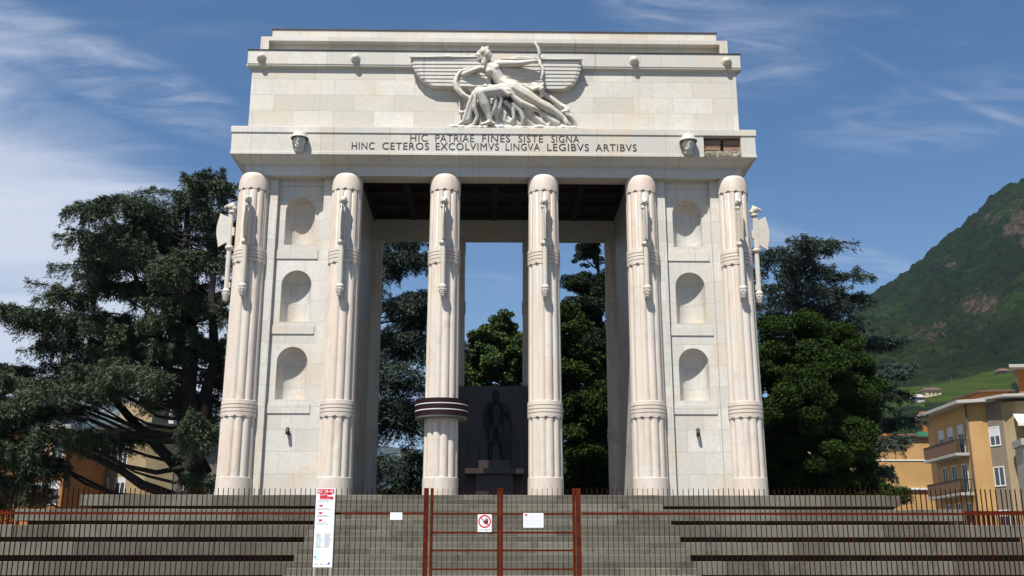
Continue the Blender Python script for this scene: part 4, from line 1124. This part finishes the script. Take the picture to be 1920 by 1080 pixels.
LP = [(-15.5, 19.2, 1.8, 1.0), (-13.9, 19.1, 1.6, 1.1), (-17.3, 18.5, 1.8, 1.0), (-18.6, 17.5, 1.6, 0.8), (-18.0, 16.3, 1.8, 1.0), (-16.4, 16.9, 1.6, 0.8), (-13.8, 17.4, 1.2, 1.0), (-19.3, 15.2, 1.8, 0.9), (-17.5, 14.7, 1.8, 0.9), (-15.4, 15.0, 1.3, 0.7), (-13.7, 15.2, 1.3, 0.8), (-20.5, 13.9, 1.8, 0.8), (-22.1, 12.9, 1.5, 0.7), (-21.0, 12.3, 1.8, 0.9), (-18.8, 13.1, 1.8, 1.1), (-16.8, 12.8, 1.5, 0.9), (-14.8, 13.4, 1.5, 0.9), (-13.2, 13.1, 1.0, 1.1), (-20.1, 10.7, 2.0, 1.0), (-22.2, 9.7, 1.5, 0.6), (-17.6, 11.3, 1.5, 0.8), (-15.6, 11.3, 1.3, 0.8), (-13.5, 10.2, 1.0, 0.8), (-18.2, 9.2, 1.5, 0.9), (-20.6, 8.7, 2.2, 0.9), (-22.3, 8.2, 1.5, 0.9), (-19.2, 7.2, 2.0, 1.0), (-21.4, 6.5, 1.7, 1.0), (-22.2, 5.2, 1.2, 1.0), (-15.7, 9.1, 1.1, 1.0), (-13.3, 7.2, 1.0, 1.5), (-12.9, 5.2, 1.0, 0.7), (-24.0, 7.4, 1.6, 1.), (-20.8, 5.8, 1.6, 1.2), (-15.6, 12.4, 1.5, .8), (-17.9, 12.2, 1.6, .8), (-14.4, 11.8, 1.2, .8), (-16.4, 15.6, 1.5, .8), (-18.6, 16.4, 1.4, .8), (-14.8, 16.4, 1.3, .8), (-12.8, 17.6, 1.3, .8), (-14.4, 14.2, 1.3, .8), (-13.0, 11.6, 1.1, .8), (-16.6, 10.0, 1.3, .8), (-14.4, 9.4, 1.2, .8), (-18.4, 10.2, 1.5, .7), (-22.6, 6.9, 1.6, 1.), (-21.2, 4.6, 1.2, .8), (-23.4, 4.2, 1.3, .9), (-22.8, 10.4, 1.2, .6), (-17.0, 10.3, 1.2, .7), (-18.9, 11.8, 1.4, .7), (-20.4, 9.7, 1.4, .7), (-18.0, 17.2, 1.3, .8), (-16.6, 18.0, 1.3, .8), (-24.2, 5.4, 1.6, 1.2), (-23.6, 9.0, 1.2, .6), (-11.6, 18.2, 1.4, 1.), (-11.2, 14.5, 1.4, 1.), (-11.4, 11., 1.4, 1.)]
N = 0
N += cedar(LP, 48, (-13.3, 0), (-15.2, 19.2), .55, 'huge dark cedar with layered drooping branches left of the monument', 'cedar_needles', 11, 150,
      extra=[(-13.5, 7.5, -13.6, 17.5, .30), (-13.4, 5.5, -17.8, 16.5, .30), (-13.3, 4.2, -20.6, 11.8, .28), (-13.3, 3.8, -21.2, 7.5, .24)])
MP = [(-5.0, 18.9, 1.8, 0.6), (-5.6, 17.9, 1.8, 0.8), (-4.4, 16.6, 1.5, 0.7), (-5.3, 15.4, 1.8, 0.8), (-4.0, 14.8, 1.8, 0.7), (-5.8, 13.5, 1.8, 0.9), (-4.3, 12.9, 1.8, 0.9), (-2.6, 13.5, 1.2, 0.6), (-4.8, 11.1, 2.1, 1.2), (-4.8, 8.8, 2.1, 1.5), (-5.3, 6.7, 2.0, 1.5), (-6.8, 16.0, 1.2, 1.3), (-6.9, 11.7, 1.5, 1.8), (-3.6, 10, 1.5, 1.2), (-3.4, 7, 1.6, 1.6), (-6.2, 9.4, 1.8, 1.5), (-4.4, 5.2, 2., 1.2), (-6.0, 4.6, 2., 1.2)]
N += cedar(MP, 56, (-8.0, 0), (-6.8, 19.2), .5, 'blue-green cedar seen between the second and third columns, behind the monument', 'blue_cedar_needles', 21, 95, size=1.2)
RP = [(17.7, 18.9, 1.9, 0.7), (19.3, 19.3, 1.0, 0.5), (16.7, 17.9, 1.6, 0.8), (18.6, 17.6, 1.8, 0.7), (20.4, 17.5, 1.3, 0.4), (21.0, 16.5, 1.1, 0.5), (17.5, 16.3, 2.2, 0.8), (19.7, 15.7, 1.9, 0.7), (21.2, 15.3, 1.6, 0.6), (16.2, 15.3, 1.3, 0.7), (22.9, 14.1, 1.4, 0.5), (21.6, 12.5, 1.9, 0.8), (23.1, 12.2, 1.1, 0.4), (22.1, 10.9, 1.9, 0.7), (22.6, 9.4, 1.6, 0.6), (21.8, 7.9, 1.5, 0.7), (22.3, 6.7, 1.2, 0.5), (21.8, 5.3, 1.4, 0.6), (20.8, 10.3, 1.5, 1.2), (20.6, 7.5, 1.8, 1.2), (15.2, 18.3, 1.3, .8)]
N += cedar(RP, 58, (17.6, 0), (17.8, 19), .5, 'blue-green cedar rising above the round green tree right of the monument', 'blue_cedar_needles', 31, 75, size=1.15)
GP = [(14.9, 12.3, 1.6, 1.0), (16.6, 12.1, 1.6, 1.1), (13.8, 10.7, 1.3, 1.4), (15.6, 10.4, 1.6, 1.4), (17.8, 10.7, 1.4, 1.2), (18.5, 9.6, 1.2, 1.1), (16.9, 9.1, 1.6, 1.3), (14.4, 8.6, 1.6, 1.3), (18.3, 7.8, 1.1, 1.1), (16.1, 7.0, 1.9, 1.3), (14.0, 6.2, 1.6, 1.3), (17.6, 6.0, 1.3, 1.0), (14.9, 4.9, 1.6, 1.0), (12.6, 9.5, 1.5, 1.8), (12.8, 6.5, 1.4, 1.5), (16.8, 4.4, 1.5, 1.), (18.9, 4.6, 1., 1.), (13.5, 10.3, 1.1, 1.), (14.3, 8., 1.3, 1.1), (13.2, 7.9, 1.1, 1.1)]
N += leafy(GP, 50, (15.6, 0), (15.8, 10.5), .32, 'dense dark green broadleaf tree beside the right-hand columns', 'broad_leaves', 41, 1350, leaf=.115)
KP = [(5.4, 18.8, 0.7, 0.8), (5.6, 20., .6, .8), (5.0, 17.0, 0.9, 1.1), (4.9, 15.1, 1.0, 1.2), (6.1, 16.1, 1.1, 1.9), (5.6, 13.0, 1.2, 1.5), (6.2, 10.6, 1.3, 1.5), (6.2, 7.9, 1.5, 1.8), (6.4, 5.9, 1.5, 1.4), (7.2, 13.5, 1.2, 2.), (7.4, 9.5, 1.2, 2.)]
N += leafy(KP, 57, (6.3, 0), (6.1, 19.5), .35, 'tall narrow black-green conifer seen between the fourth and fifth columns', 'cypress_leaves', 51, 850, name='conifer_tree', leaf=.13, depth=1.)
BP = [(4.0, 13.6, 1.0, 1.1), (4.2, 11.8, 1.2, 1.1), (3.6, 10.4, 1.3, 1.2), (4.6, 9.0, 1.3, 1.2), (3.8, 7.6, 1.4, 1.2), (4.8, 6.2, 1.5, 1.2), (3.6, 5.0, 1.5, 1.1), (2.6, 9., 1.2, 1.6), (2.8, 12., 1., 1.2)]
N += leafy(BP, 51.5, (4.0, 0), (4.0, 12), .2, 'smaller fresh green tree in front of the black-green conifer', 'broad_leaves', 61, 560, leaf=.16, depth=1.1)
CP = [(0.7, 15.5, 0.9, 0.8), (-0.4, 14.2, 1.1, 0.8), (1.3, 14.2, 1.2, 1.1), (-0.9, 12.9, 1.3, 1.0), (0.8, 12.4, 1.5, 1.1), (-1.9, 12.2, 1.2, 0.9), (0.2, 10.6, 2.0, 1.2), (2.4, 13.1, 1.4, 1.4), (-1.6, 10.4, 1.4, 1.2), (2.2, 10.6, 1.5, 1.3), (0., 8.6, 2., 1.2)]
N += leafy(CP, 60, (.6, 0), (.7, 14.5), .3, 'bright green broadleaf tree above the altar, between the middle columns', 'bright_leaves', 71, 800, leaf=.16, depth=1.6)
# shrubs at the foot of the garden
hp = [(3.0+1.15*i, 3.9+.25*math.sin(i*2.3), .8, .9) for i in range(5)]
N += leafy(hp, 49.5, (5.2, 0), (5.2, 3.), .08, 'low green hedge behind the monument, between the fourth and fifth columns', 'broad_leaves', 81, 560, name='garden_hedge', leaf=.12, depth=.5)
hp = [(-8.6+1.3*i, 3.6+.5*math.sin(i*2.3), 1., 1.3) for i in range(6)]
N += leafy(hp, 50.5, (-5.4, 0), (-5.4, 3.), .08, 'dark shrubs at the foot of the cedar behind the left columns', 'cypress_leaves', 82, 500, name='shrub', leaf=.14, depth=.8)
hp = [(-11.6, 3.6, .9, 1.2), (-11.2, 5.2, .8, .9), (-10.2, 3.8, .9, 1.3)]
N += leafy(hp, 52, (-11.2, 0), (-11.2, 4.), .08, 'green bush right beside the big cedar trunk', 'broad_leaves', 83, 560, name='bush', leaf=.14, depth=.6)
# more garden trees beside and beyond, closing the view from the sides
N += leafy([(9.6, 12, 1.8, 1.6), (10.6, 9.6, 2, 1.8), (9., 8, 2, 1.8), (10.2, 6, 2.2, 1.8), (8.8, 4.6, 2, 1.4)], 58, (9.8, 0), (9.8, 11), .3, 'dark green tree behind the right pier of the monument', 'broad_leaves', 84, 330, leaf=.24)
for ob in bpy.data.objects:
    if ob.name.startswith(('shrub', 'garden_hedge', 'bush')) and ob.parent is None: ob['category'] = 'shrub'
print('leaves', N)

# ------------------------------------------------------------------ buildings
def wall_quad(m, a, b, z0, z1, th=.3):
    """wall between plan points a,b, thickness inward (to the left of a->b)"""
    A, B = Vector((*a, 0)), Vector((*b, 0)); d = (B-A).normalized(); nrm = Vector((-d.y, d.x, 0))*th
    vs = [A, B, B+nrm, A+nrm]; m.add([(v.x, v.y, z0) for v in vs]+[(v.x, v.y, z1) for v in vs], [(0, 3, 2, 1), (4, 5, 6, 7), (0, 1, 5, 4), (1, 2, 6, 5), (2, 3, 7, 6), (3, 0, 4, 7)])
def obox(m, a, b, s0, s1, o0, o1, z0, z1):
    """box on a wall a->b: s along (m), o outward offset"""
    A, B = Vector((*a, 0)), Vector((*b, 0)); d = (B-A).normalized(); nrm = Vector((d.y, -d.x, 0))
    vs = [A+d*s+nrm*o for s, o in ((s0, o1), (s1, o1), (s1, o0), (s0, o0))]
    m.add([(v.x, v.y, z0) for v in vs]+[(v.x, v.y, z1) for v in vs], [(0, 3, 2, 1), (4, 5, 6, 7), (0, 1, 5, 4), (1, 2, 6, 5), (2, 3, 7, 6), (3, 0, 4, 7)])
def window(parent, a, b, s, z, w_, h_, shut=0., frame='window_frame'):
    m = MB(); f = .08
    obox(m, a, b, s-f, s+w_+f, -.02, .05, z-f*1.2, z); obox(m, a, b, s-f, s+w_+f, -.02, .04, z+h_, z+h_+f)
    obox(m, a, b, s-f, s, -.02, .04, z, z+h_); obox(m, a, b, s+w_, s+w_+f, -.02, .04, z, z+h_); obox(m, a, b, s+w_/2-.04, s+w_/2+.04, -.05, .02, z, z+h_*(1-shut))
    fr0 = m.build('window', frame, parent)
    m = MB(); obox(m, a, b, s, s+w_, -.02, .006, z, z+h_); m.build('pane', 'glass', fr0)
    if shut: m = MB(); obox(m, a, b, s, s+w_, .008, .022, z+h_*(1-shut), z+h_); m.build('roller_shutter', 'shutter', fr0)
def poly_block(m, pts, z0, z1):
    n = len(pts); m.add([(x, y, z0) for x, y in pts]+[(x, y, z1) for x, y in pts], [tuple(range(n-1, -1, -1)), tuple(range(n, 2*n))]+[(i, (i+1) % n, (i+1) % n+n, i+n) for i in range(n)])
def balcony(parent, a, b, s0, s1, z, solid='balcony_panel'):
    m = MB(); obox(m, a, b, s0, s1, -.05, 1.1, z-.22, z); sl_ = m.build('balcony', 'pale_stone', parent)
    m = MB(); obox(m, a, b, s0+.03, s1-.03, 1.02, 1.06, z+.08, z+.98); obox(m, a, b, s0+.03, s0+.07, 0, 1.02, z+.08, z+.98); m.build('railing', solid, sl_)
    m = MB(); obox(m, a, b, s0, s1, .98, 1.1, z+.99, z+1.04); obox(m, a, b, s0, s0+.08, 0, .98, z+.99, z+1.04); obox(m, a, b, s1-.08, s1, 0, .98, z+.99, z+1.04)
    for k in range(8): obox(m, a, b, s1-.05, s1-.02, .12+.12*k, .14+.12*k, z, z+.99)
    m.build('handrail', 'black_metal', sl_)
# yellow house with balconies
P1, P2 = (38.25, 88.), (38.25, 80.); P3 = (39.3, 80.05); P4 = (41.0, 84.0) 
P3 = (39.0, 79.6); P4 = (41.2, 80.6)
bd = thing('apartment_house', (42, 85, 0), 'yellow apartment house with two brown balconies, on the right behind the tree', 'building')
a, b_ = (38.3, 88.), (37.9, 80.3)
c1 = (38.75, 79.9)
m = MB(); poly_block(m, [a, b_, c1, (46, 79.0), (52, 92), (40, 93)], 0, 13.75); m.build('wall', 'yellow_stucco', bd)
m = MB(); poly_block(m, [(37.3, 89), (36.9, 79.8), (38.6, 79.0), (46, 78.2), (53, 93), (39, 94)], 13.75, 14.0); m.build('roof', 'eaves', bd)
m = MB(); poly_block(m, [(40.0, 87), (40.0, 82.2), (42.2, 81.8), (44, 87)], 14.0, 15.0); m.build('penthouse', 'orange_stucco', bd)
m = MB(); poly_block(m, [(39.7, 87.3), (39.7, 81.9), (42.6, 81.5), (44.3, 87.3)], 15.0, 15.13); m.build('penthouse_roof', 'roof_tile', bd)
for zf in (10.05, 6.95, 3.9):
    for s_, sh in ((1.35, .4), (3.35, .4), (5.5, .3)): window(bd, a, b_, s_, zf+(.0 if s_ > 5 else .55), .95, 2.15 if s_ > 5 else 1.65, sh if zf > 9 else 0)
balcony(bd, a, b_, .2, 7.2, 9.95); balcony(bd, a, b_, .2, 7.2, 6.85)
m = MB(); m.tube([(37.75, 80.25, 0), (37.75, 80.25, 13.7)], .06, 6); m.build('downpipe', 'flashing', bd)
m = MB(); m.tube([(38.6, 84, 13.9), (38.6, 84, 16.6)], .025, 5); [m.tube([(38.1, 84, 16.5-.3*k), (39.1, 84, 16.5-.3*k)], .015, 4) for k in range(3)]; m.build('antenna', 'flashing', bd)
# grey-brown house next to it
bg_ = thing('apartment_house', (46, 80, 0), 'grey-brown house joined to the yellow one, with two shuttered windows', 'building')
a2, b2 = (38.98, 80.3), (39.75, 78.5)
m = MB(); poly_block(m, [a2, b2, (50, 78.6), (50, 80.5), (41, 82)], 0, 13.9); m.build('wall', 'grey_stucco', bg_)
m = MB(); poly_block(m, [(38.4, 80.0), (39.4, 77.3), (43, 76.2), (50, 76.4), (50, 80), (41, 83)], 13.9, 14.1); m.build('roof', 'eaves', bg_)
for z, sh in ((10.4, .5), (7.3, 0.), (4.0, .3)): window(bg_, a2, b2, .62, z, .85, 1.35, sh)
m = MB(); poly_block(m, [(43.2, 80.5), (44.0, 80.2), (44.2, 81), (43.4, 81.2)], 14.1, 14.75); m.build('chimney', 'cream_stucco', bg_)
# tan wall and pale house at the edge of the picture
bt = thing('apartment_house', (46, 75, 0), 'tan house with an awning over its balcony, at the right edge', 'building')
m = MB(); poly_block(m, [(39.74, 78.48), (40.5, 77.75), (50, 77.4), (50, 78.58)], 0, 13.6); m.build('wall', 'tan_stucco', bt)
m = MB(); poly_block(m, [(39.25, 75.0), (51, 74.0), (51, 77.3), (39.9, 77.5)], 0, 9.9); m.build('front_wing', 'pale_stone', bt)
m = MB(); poly_block(m, [(39.05, 74.8), (51, 73.8), (51, 77.35), (39.75, 77.55)], 9.905, 10.4); m.build('parapet', 'pale_stone', bt)
m = MB(); m.add([(40.2, 77.7, 12.6), (50, 77.3, 12.6), (49.6, 75.3, 11.7), (39.5, 75.8, 11.7), (39.5, 75.8, 11.45), (49.6, 75.3, 11.45)], [(0, 3, 2, 1), (3, 4, 5, 2)]); m.build('awning', 'awning', bt)
for z in (7.4, 4.4): window(bt, (39.25, 75.0), (51, 74.0), 1.3, z, 1.2, 1.5, .3)
bo = thing('roof_tower', (46, 84, 0), 'orange house with a flat overhanging roof above the tan one, top right', 'building')
m = MB(); poly_block(m, [(43.5, 82.6), (53, 82.0), (56, 91), (49, 91)], 13.0, 17.0); m.build('wall', 'orange_stucco', bo)
m = MB(); poly_block(m, [(42.4, 81.6), (54, 80.9), (57, 92), (48.5, 92)], 17.0, 17.25); m.build('roof', 'eaves', bo)
# long yellow building behind
by = thing('apartment_house', (41, 104, 0), 'long plain yellow building with white bands, left of the balconied house', 'building')
a3, b3 = (34, 100.), (46, 100.)
m = MB(); poly_block(m, [a3, b3, (46, 112), (34, 112)], 0, 13.3); m.build('wall', 'yellow_stucco', by)
m = MB(); obox(m, a3, b3, -.2, 12.2, 0, .3, 13.32, 13.5); m.build('cornice', 'flashing', by)
for z, s0, s1 in ((11.1, 0, 12), (8.3, 3.4, 8.3), (5.9, 0, 12), (3.1, 4, 8)):
    m = MB(); obox(m, a3, b3, s0, s1, .0, .07 if z != 8.3 else .25, z, z+.12+(.06 if z == 8.3 else 0)); m.build('white_band', 'window_frame', by)
for z in (8.6, 5.4): window(by, a3, b3, 2.6, z, 1., 1.9, .0)
m = MB(); poly_block(m, [(37, 102), (46, 102), (46, 111), (37, 111)], 13.3, 14.0); m.build('roof_storey', 'orange_stucco', by)
m = MB(); m.box(42.6, 43.5, 101.2, 101.9, 13.5, 14.1); m.build('green_netting', 'green_net', by)
m = MB(); m.box(43.7, 44.1, 102.4, 102.9, 14.0, 16.2); m.box(43.55, 44.25, 102.3, 103.0, 15.6, 16.3); m.build('chimney', 'orange_stucco', by)
# left: orange house and yellow house glimpsed through the cedar
ho = thing('townhouse', (-31, 78, 0), 'orange house glimpsed behind the drooping branches at far left', 'building')
a4, b4 = (-36.5, 76.5), (-30.9, 75.0)
m = MB(); poly_block(m, [a4, b4, (-29.9, 83), (-35.5, 85)], 0, 10.9); m.build('wall', 'orange_stucco', ho)
m = MB(); poly_block(m, [(-37.1, 76.0), (-30.5, 74.3), (-29.4, 83.6), (-36, 85.6)], 10.9, 11.2); m.build('roof', 'eaves', ho)
for s_ in (1.0, 3.1, 4.6):
    for z in (2.5, 5.6, 8.6): window(ho, a4, b4, s_, z, .9, 1.5, .3)
hy = thing('townhouse', (-28, 84, 0), 'pale yellow house with a grey roof behind the cedar trunk branches', 'building')
a5, b5 = (-31.5, 82.0), (-26.6, 79.5); c5 = (-21.5, 83.0)
m = MB(); poly_block(m, [a5, b5, (-24.8, 80.6), (-24.8, 90), (-31, 90)], 0, 11.6); m.build('wall', 'tan_stucco', hy)
m = MB(); poly_block(m, [(-24.79, 80.7), c5, (-21.5, 90), (-24.79, 90)], 0, 10.9); m.build('side_wing', 'grey_stucco', hy)
m = MB(); poly_block(m, [(-32.2, 81.6), (-26.6, 78.7), (-24.3, 80.0), (-20.9, 82.6), (-20.9, 91), (-31.6, 91)], 11.62, 11.95); m.build('roof', 'flashing', hy)
m = MB(); obox(m, a5, b5, 0, 5.5, 0, .12, 5.2, 5.5); m.build('string_course', 'eaves', hy)
m = MB(); poly_block(m, [(-30.6, 84), (-27.6, 83), (-27.2, 86), (-30.2, 87)], 11.95, 14.2); m.build('roof_storey', 'tan_stucco', hy)
for s_ in (.8, 2.6):
    for z in (2.4, 6.2, 8.8): window(hy, a5, b5, s_, z, .9, 1.6, .2)
for s_ in (.9, 2.5):
    for z in (2.6, 6.0): window(hy, (-24.79, 80.7), c5, s_, z, .8, 1.6, .0)
hw_ = thing('townhouse', (-20, 95, 0), 'small white house just left of the cedar trunk', 'building')
m = MB(); poly_block(m, [(-22.2, 92), (-17.4, 92), (-17.4, 99), (-22.2, 99)], 0, 9.3); m.add([(-22.2, 92, 9.3), (-17.4, 92, 9.3), (-19.8, 92, 11.0), (-22.2, 99, 9.3), (-17.4, 99, 9.3), (-19.8, 99, 11.0)], [(0, 1, 2), (3, 5, 4), (0, 2, 5, 3), (1, 4, 5, 2)]); m.build('wall', 'pale_stone', hw_)
for s_ in (.9, 3.0):
    for z in (3.4, 6.6): window(hw_, (-22.2, 92), (-17.4, 92), s_, z, .9, 1.2, .0)
ct = thing('church_tower', (-126.5, 400, 0), 'distant slim white tower seen through the cedar', 'tower')
m = MB(); m.box(-128.8, -124.2, 398, 403, 0, 52); m.box(-129.3, -123.7, 397.5, 403.5, 52, 53); m.build('shaft', 'pale_stone', ct)
m = MB(); m.add([(-129.2, 397.6, 53), (-123.8, 397.6, 53), (-123.8, 403.4, 53), (-129.2, 403.4, 53), (-126.5, 400.5, 63)], [(0, 1, 4), (1, 2, 4), (2, 3, 4), (3, 0, 4)]); m.build('spire', 'eaves', ct)
m = MB(); m.box(-127.6, -125.4, 397.9, 398.0, 42, 47); m.build('belfry_opening', 'glass', ct)

# ------------------------------------------------------------------ mountains
def fbm(v, o=5): return noise.fractal(Vector(v), 1.0, 2.1, o)
RU = [(.20, .06), (.30, .12), (.335, .185), (.373, .2518), (.4263, .2928), (.4752, .3336), (.5057, .3544), (.5374, .3814), (.5617, .3936), (.62, .43), (.75, .48), (1.0, .5), (1.35, .42)]
def lerp_tab(t, x):
    if x <= t[0][0]: return t[0][1]
    for (a, va), (b, vb) in zip(t[:-1], t[1:]):
        if x <= b: return va+(vb-va)*(x-a)/(b-a)
    return t[-1][1]
def right_mountain():
    NU, NS = 420, 300; D0, D1 = 330., 1000.
    us = [.26+(.60-.26)*i/(NU-60) for i in range(NU-60)]+[.60+.75*(i+1)/60 for i in range(60)]
    vs = []; rock = []; vine = []
    for j in range(NS):
        s_ = j/(NS-1)*1.25
        for u_ in us:
            ridge = lerp_tab(RU, u_)
            D = D0+(D1-D0)*s_
            # tangent of elevation: gentle vineyard apron, then the steep wooded flank
            if s_ <= 1:
                ap = .118+.085*(u_-.39)/.17*.5; ap = max(.05, min(ap, .26)); ap = min(ap, ridge*.62)
                t = .03+(ap-.03)*min(1, s_/.16)**.8 if s_ < .16 else ap+(.168+(u_-.38)*.17-ap)*((s_-.16)/.14) if s_ < .30 and ridge > .2 else None
                if t is None:
                    a0 = min(.168+(u_-.38)*.17, ridge*.9) if ridge > .2 else ap
                    k = max(0, (s_-(.30 if ridge > .2 else .16))/(.70 if ridge > .2 else .84)); t = a0+(ridge-a0)*(k**.92)
                z = D*t
            else: z = D1*ridge-(D-D1)*.5
            x = u_*D; env = min(1, max(0, (s_-.27)*6))
            if s_ > .28:
                rel = fbm((x*.006, D*.004, 3.1), 6)*40*env*(1 if s_ < .97 else .5)+abs(fbm((x*.02, D*.02, z*.01), 4))*9*env
                z += rel-6*env; z += (noise.noise(Vector((x*.13, D*.13, 0)))*3.2+noise.noise(Vector((x*.30, D*.30, 5)))*2.6)*env
            else: z += fbm((x*.01, D*.02, 8.), 3)*2.2
            vs.append((x, D, z))
            # bare rock: cliff bands
            r_ = 0.
            for (cu, ct_, ru, rt, st) in ((.56, .335, .028, .030, 1.), (.50, .255, .03, .014, .85), (.445, .225, .022, .013, .8), (.475, .30, .014, .012, .7), (.555, .265, .02, .012, .6), (.60, .36, .03, .03, 1.), (.41, .285, .012, .006, .5), (.53, .345, .02, .008, .6), (.66, .33, .04, .02, .8)):
                e = ((u_-cu)/ru)**2+(((z-1.65)/D-ct_)/rt)**2; r_ = max(r_, st*math.exp(-e*.8))
            rock.append(r_*.95 if s_ > .3 else 0)
            tt = (z-1.65)/D; edge = .168+(u_-.38)*.17+noise.noise(Vector((u_*60, 0, 0)))*.004
            vy = 1. if (s_ < .302 and tt > .143+.014*noise.noise(Vector((u_*45, D*.03, 0)))) else 0.
            wood = noise.noise(Vector((x*.035, D*.05, 2.)))
            if vy and (.43 < u_ < .47 and tt < .150+wood*.01): vy = 0.
            if vy and (.52 < u_ < .56 and tt < .172+wood*.01): vy = 0.
            if vy and .0 < u_ < .0: vy = 0.
            vine.append(vy)
    fs = [(j*NU+i, j*NU+i+1, (j+1)*NU+i+1, (j+1)*NU+i) for j in range(NS-1) for i in range(NU-1)]
    me = bpy.data.meshes.new('hill'); me.from_pydata(vs, [], fs); me.materials.append(MATS['mountain_forest'])
    for nm, dat in (('rock', rock), ('vineyard', vine)):
        at = me.attributes.new(nm, 'FLOAT', 'POINT'); at.data.foreach_set('value', dat)
    me.polygons.foreach_set('use_smooth', [True]*len(me.polygons)); me.update()
    o = bpy.data.objects.new('hill', me); COL.objects.link(o); tag(o, kind='structure'); return vs, us
hv, hus = right_mountain()
def far_range():
    N_, M_ = 240, 34; tab = [(-4600, 700), (-3200, 760), (-2415, 800), (-2258, 790), (-2100, 765), (-1900, 800), (-1742, 830), (-1586, 838), (-1478, 790), (-1318, 738), (-1000, 640), (-500, 560), (200, 520), (1200, 600), (2200, 620)]
    vs = []
    for j in range(M_):
        s_ = j/(M_-1)
        for i in range(N_):
            x = (-4500+6700*i/(N_-1)); H = lerp_tab(tab, x)*1.06; D = 4200+1300*s_
            k = s_/.9 if s_ < .9 else 1-(s_-.9)*2
            z = H*(k**.8)+fbm((x*.0022, D*.0016, 1.), 6)*75*min(1, s_*4)*(.35 if s_ > .85 else 1)+noise.noise(Vector((x*.012, D*.01, 0)))*9
            vs.append((x, D, max(z, -5)))
    fs = [(j*N_+i, j*N_+i+1, (j+1)*N_+i+1, (j+1)*N_+i) for j in range(M_-1) for i in range(N_-1)]
    me = bpy.data.meshes.new('mountains'); me.from_pydata(vs, [], fs); me.materials.append(MATS['far_mountain']); me.polygons.foreach_set('use_smooth', [True]*len(me.polygons)); me.update()
    o = bpy.data.objects.new('mountains', me); COL.objects.link(o); tag(o, kind='structure')
far_range()
# farmhouses on the vineyard slope
def hill_z(x, y):
    best = min(hv, key=lambda v: (v[0]-x)**2+(v[1]-y)**2); return best[2]
for (u_, D, w_, h_, lab, wm) in ((.4262, 494, 4.5, 2.6, 'small white farmhouse on the vineyard slope, left of the wooden one', 'pale_stone'), (.4400, 498, 8, 3.4, 'broad farmhouse with a red-brown roof among trees on the vineyard slope', 'cream_stucco'), (.515, 520, 5, 2.6, 'dark roofed farm building high on the vineyard slope, furthest right', 'grey_stucco')):
    x = u_*D; z = hill_z(x, D)-.6; t = thing('farmhouse', (x, D, z), lab, 'house', 'farmhouses on the vineyard slope')
    m = MB(); m.box(x-w_/2, x+w_/2, D, D+5, z-2, z+h_); m.build('wall', wm, t)
    m = MB(); m.add([(x-w_/2-.7, D-.7, z+h_-.1), (x+w_/2+.7, D-.7, z+h_-.1), (x+w_/2+.7, D+6.7, z+h_-.1), (x-w_/2-.7, D+6.7, z+h_-.1), (x-w_/2+.6, D+3, z+h_+1.9), (x+w_/2-.6, D+3, z+h_+1.9)], [(0, 1, 5, 4), (1, 2, 5), (2, 3, 4, 5), (3, 0, 4), (3, 2, 1, 0)]); m.build('roof', 'roof_tile' if wm != 'pale_stone' else 'eaves', t)
    m = MB()
    for k in range(3): m.box(x-w_/2+w_*(.2+.25*k), x-w_/2+w_*(.2+.25*k)+.8, D-.04, D-.01, z+1.2, z+2.4)
    m.build('window', 'glass', t)

# ------------------------------------------------------------------ haze
m = MB(); m.box(-4600, 4600, -150, 5600, -1.2, 1150)
hz_ = m.build('haze', 'ground'); hm = bpy.data.materials.new('haze'); hm.use_nodes = True; nt = hm.node_tree; nt.nodes.remove(nt.nodes['Principled BSDF'])
pvn = nt.nodes.new('ShaderNodeVolumePrincipled'); pvn.inputs['Color'].default_value = (.50, .74, 1, 1); pvn.inputs['Density'].default_value = 5.5e-5; pvn.inputs['Anisotropy'].default_value = .2
nt.links.new(pvn.outputs[0], nt.nodes['Material Output'].inputs['Volume']); hz_.data.materials.clear(); hz_.data.materials.append(hm); tag(hz_, kind='stuff')
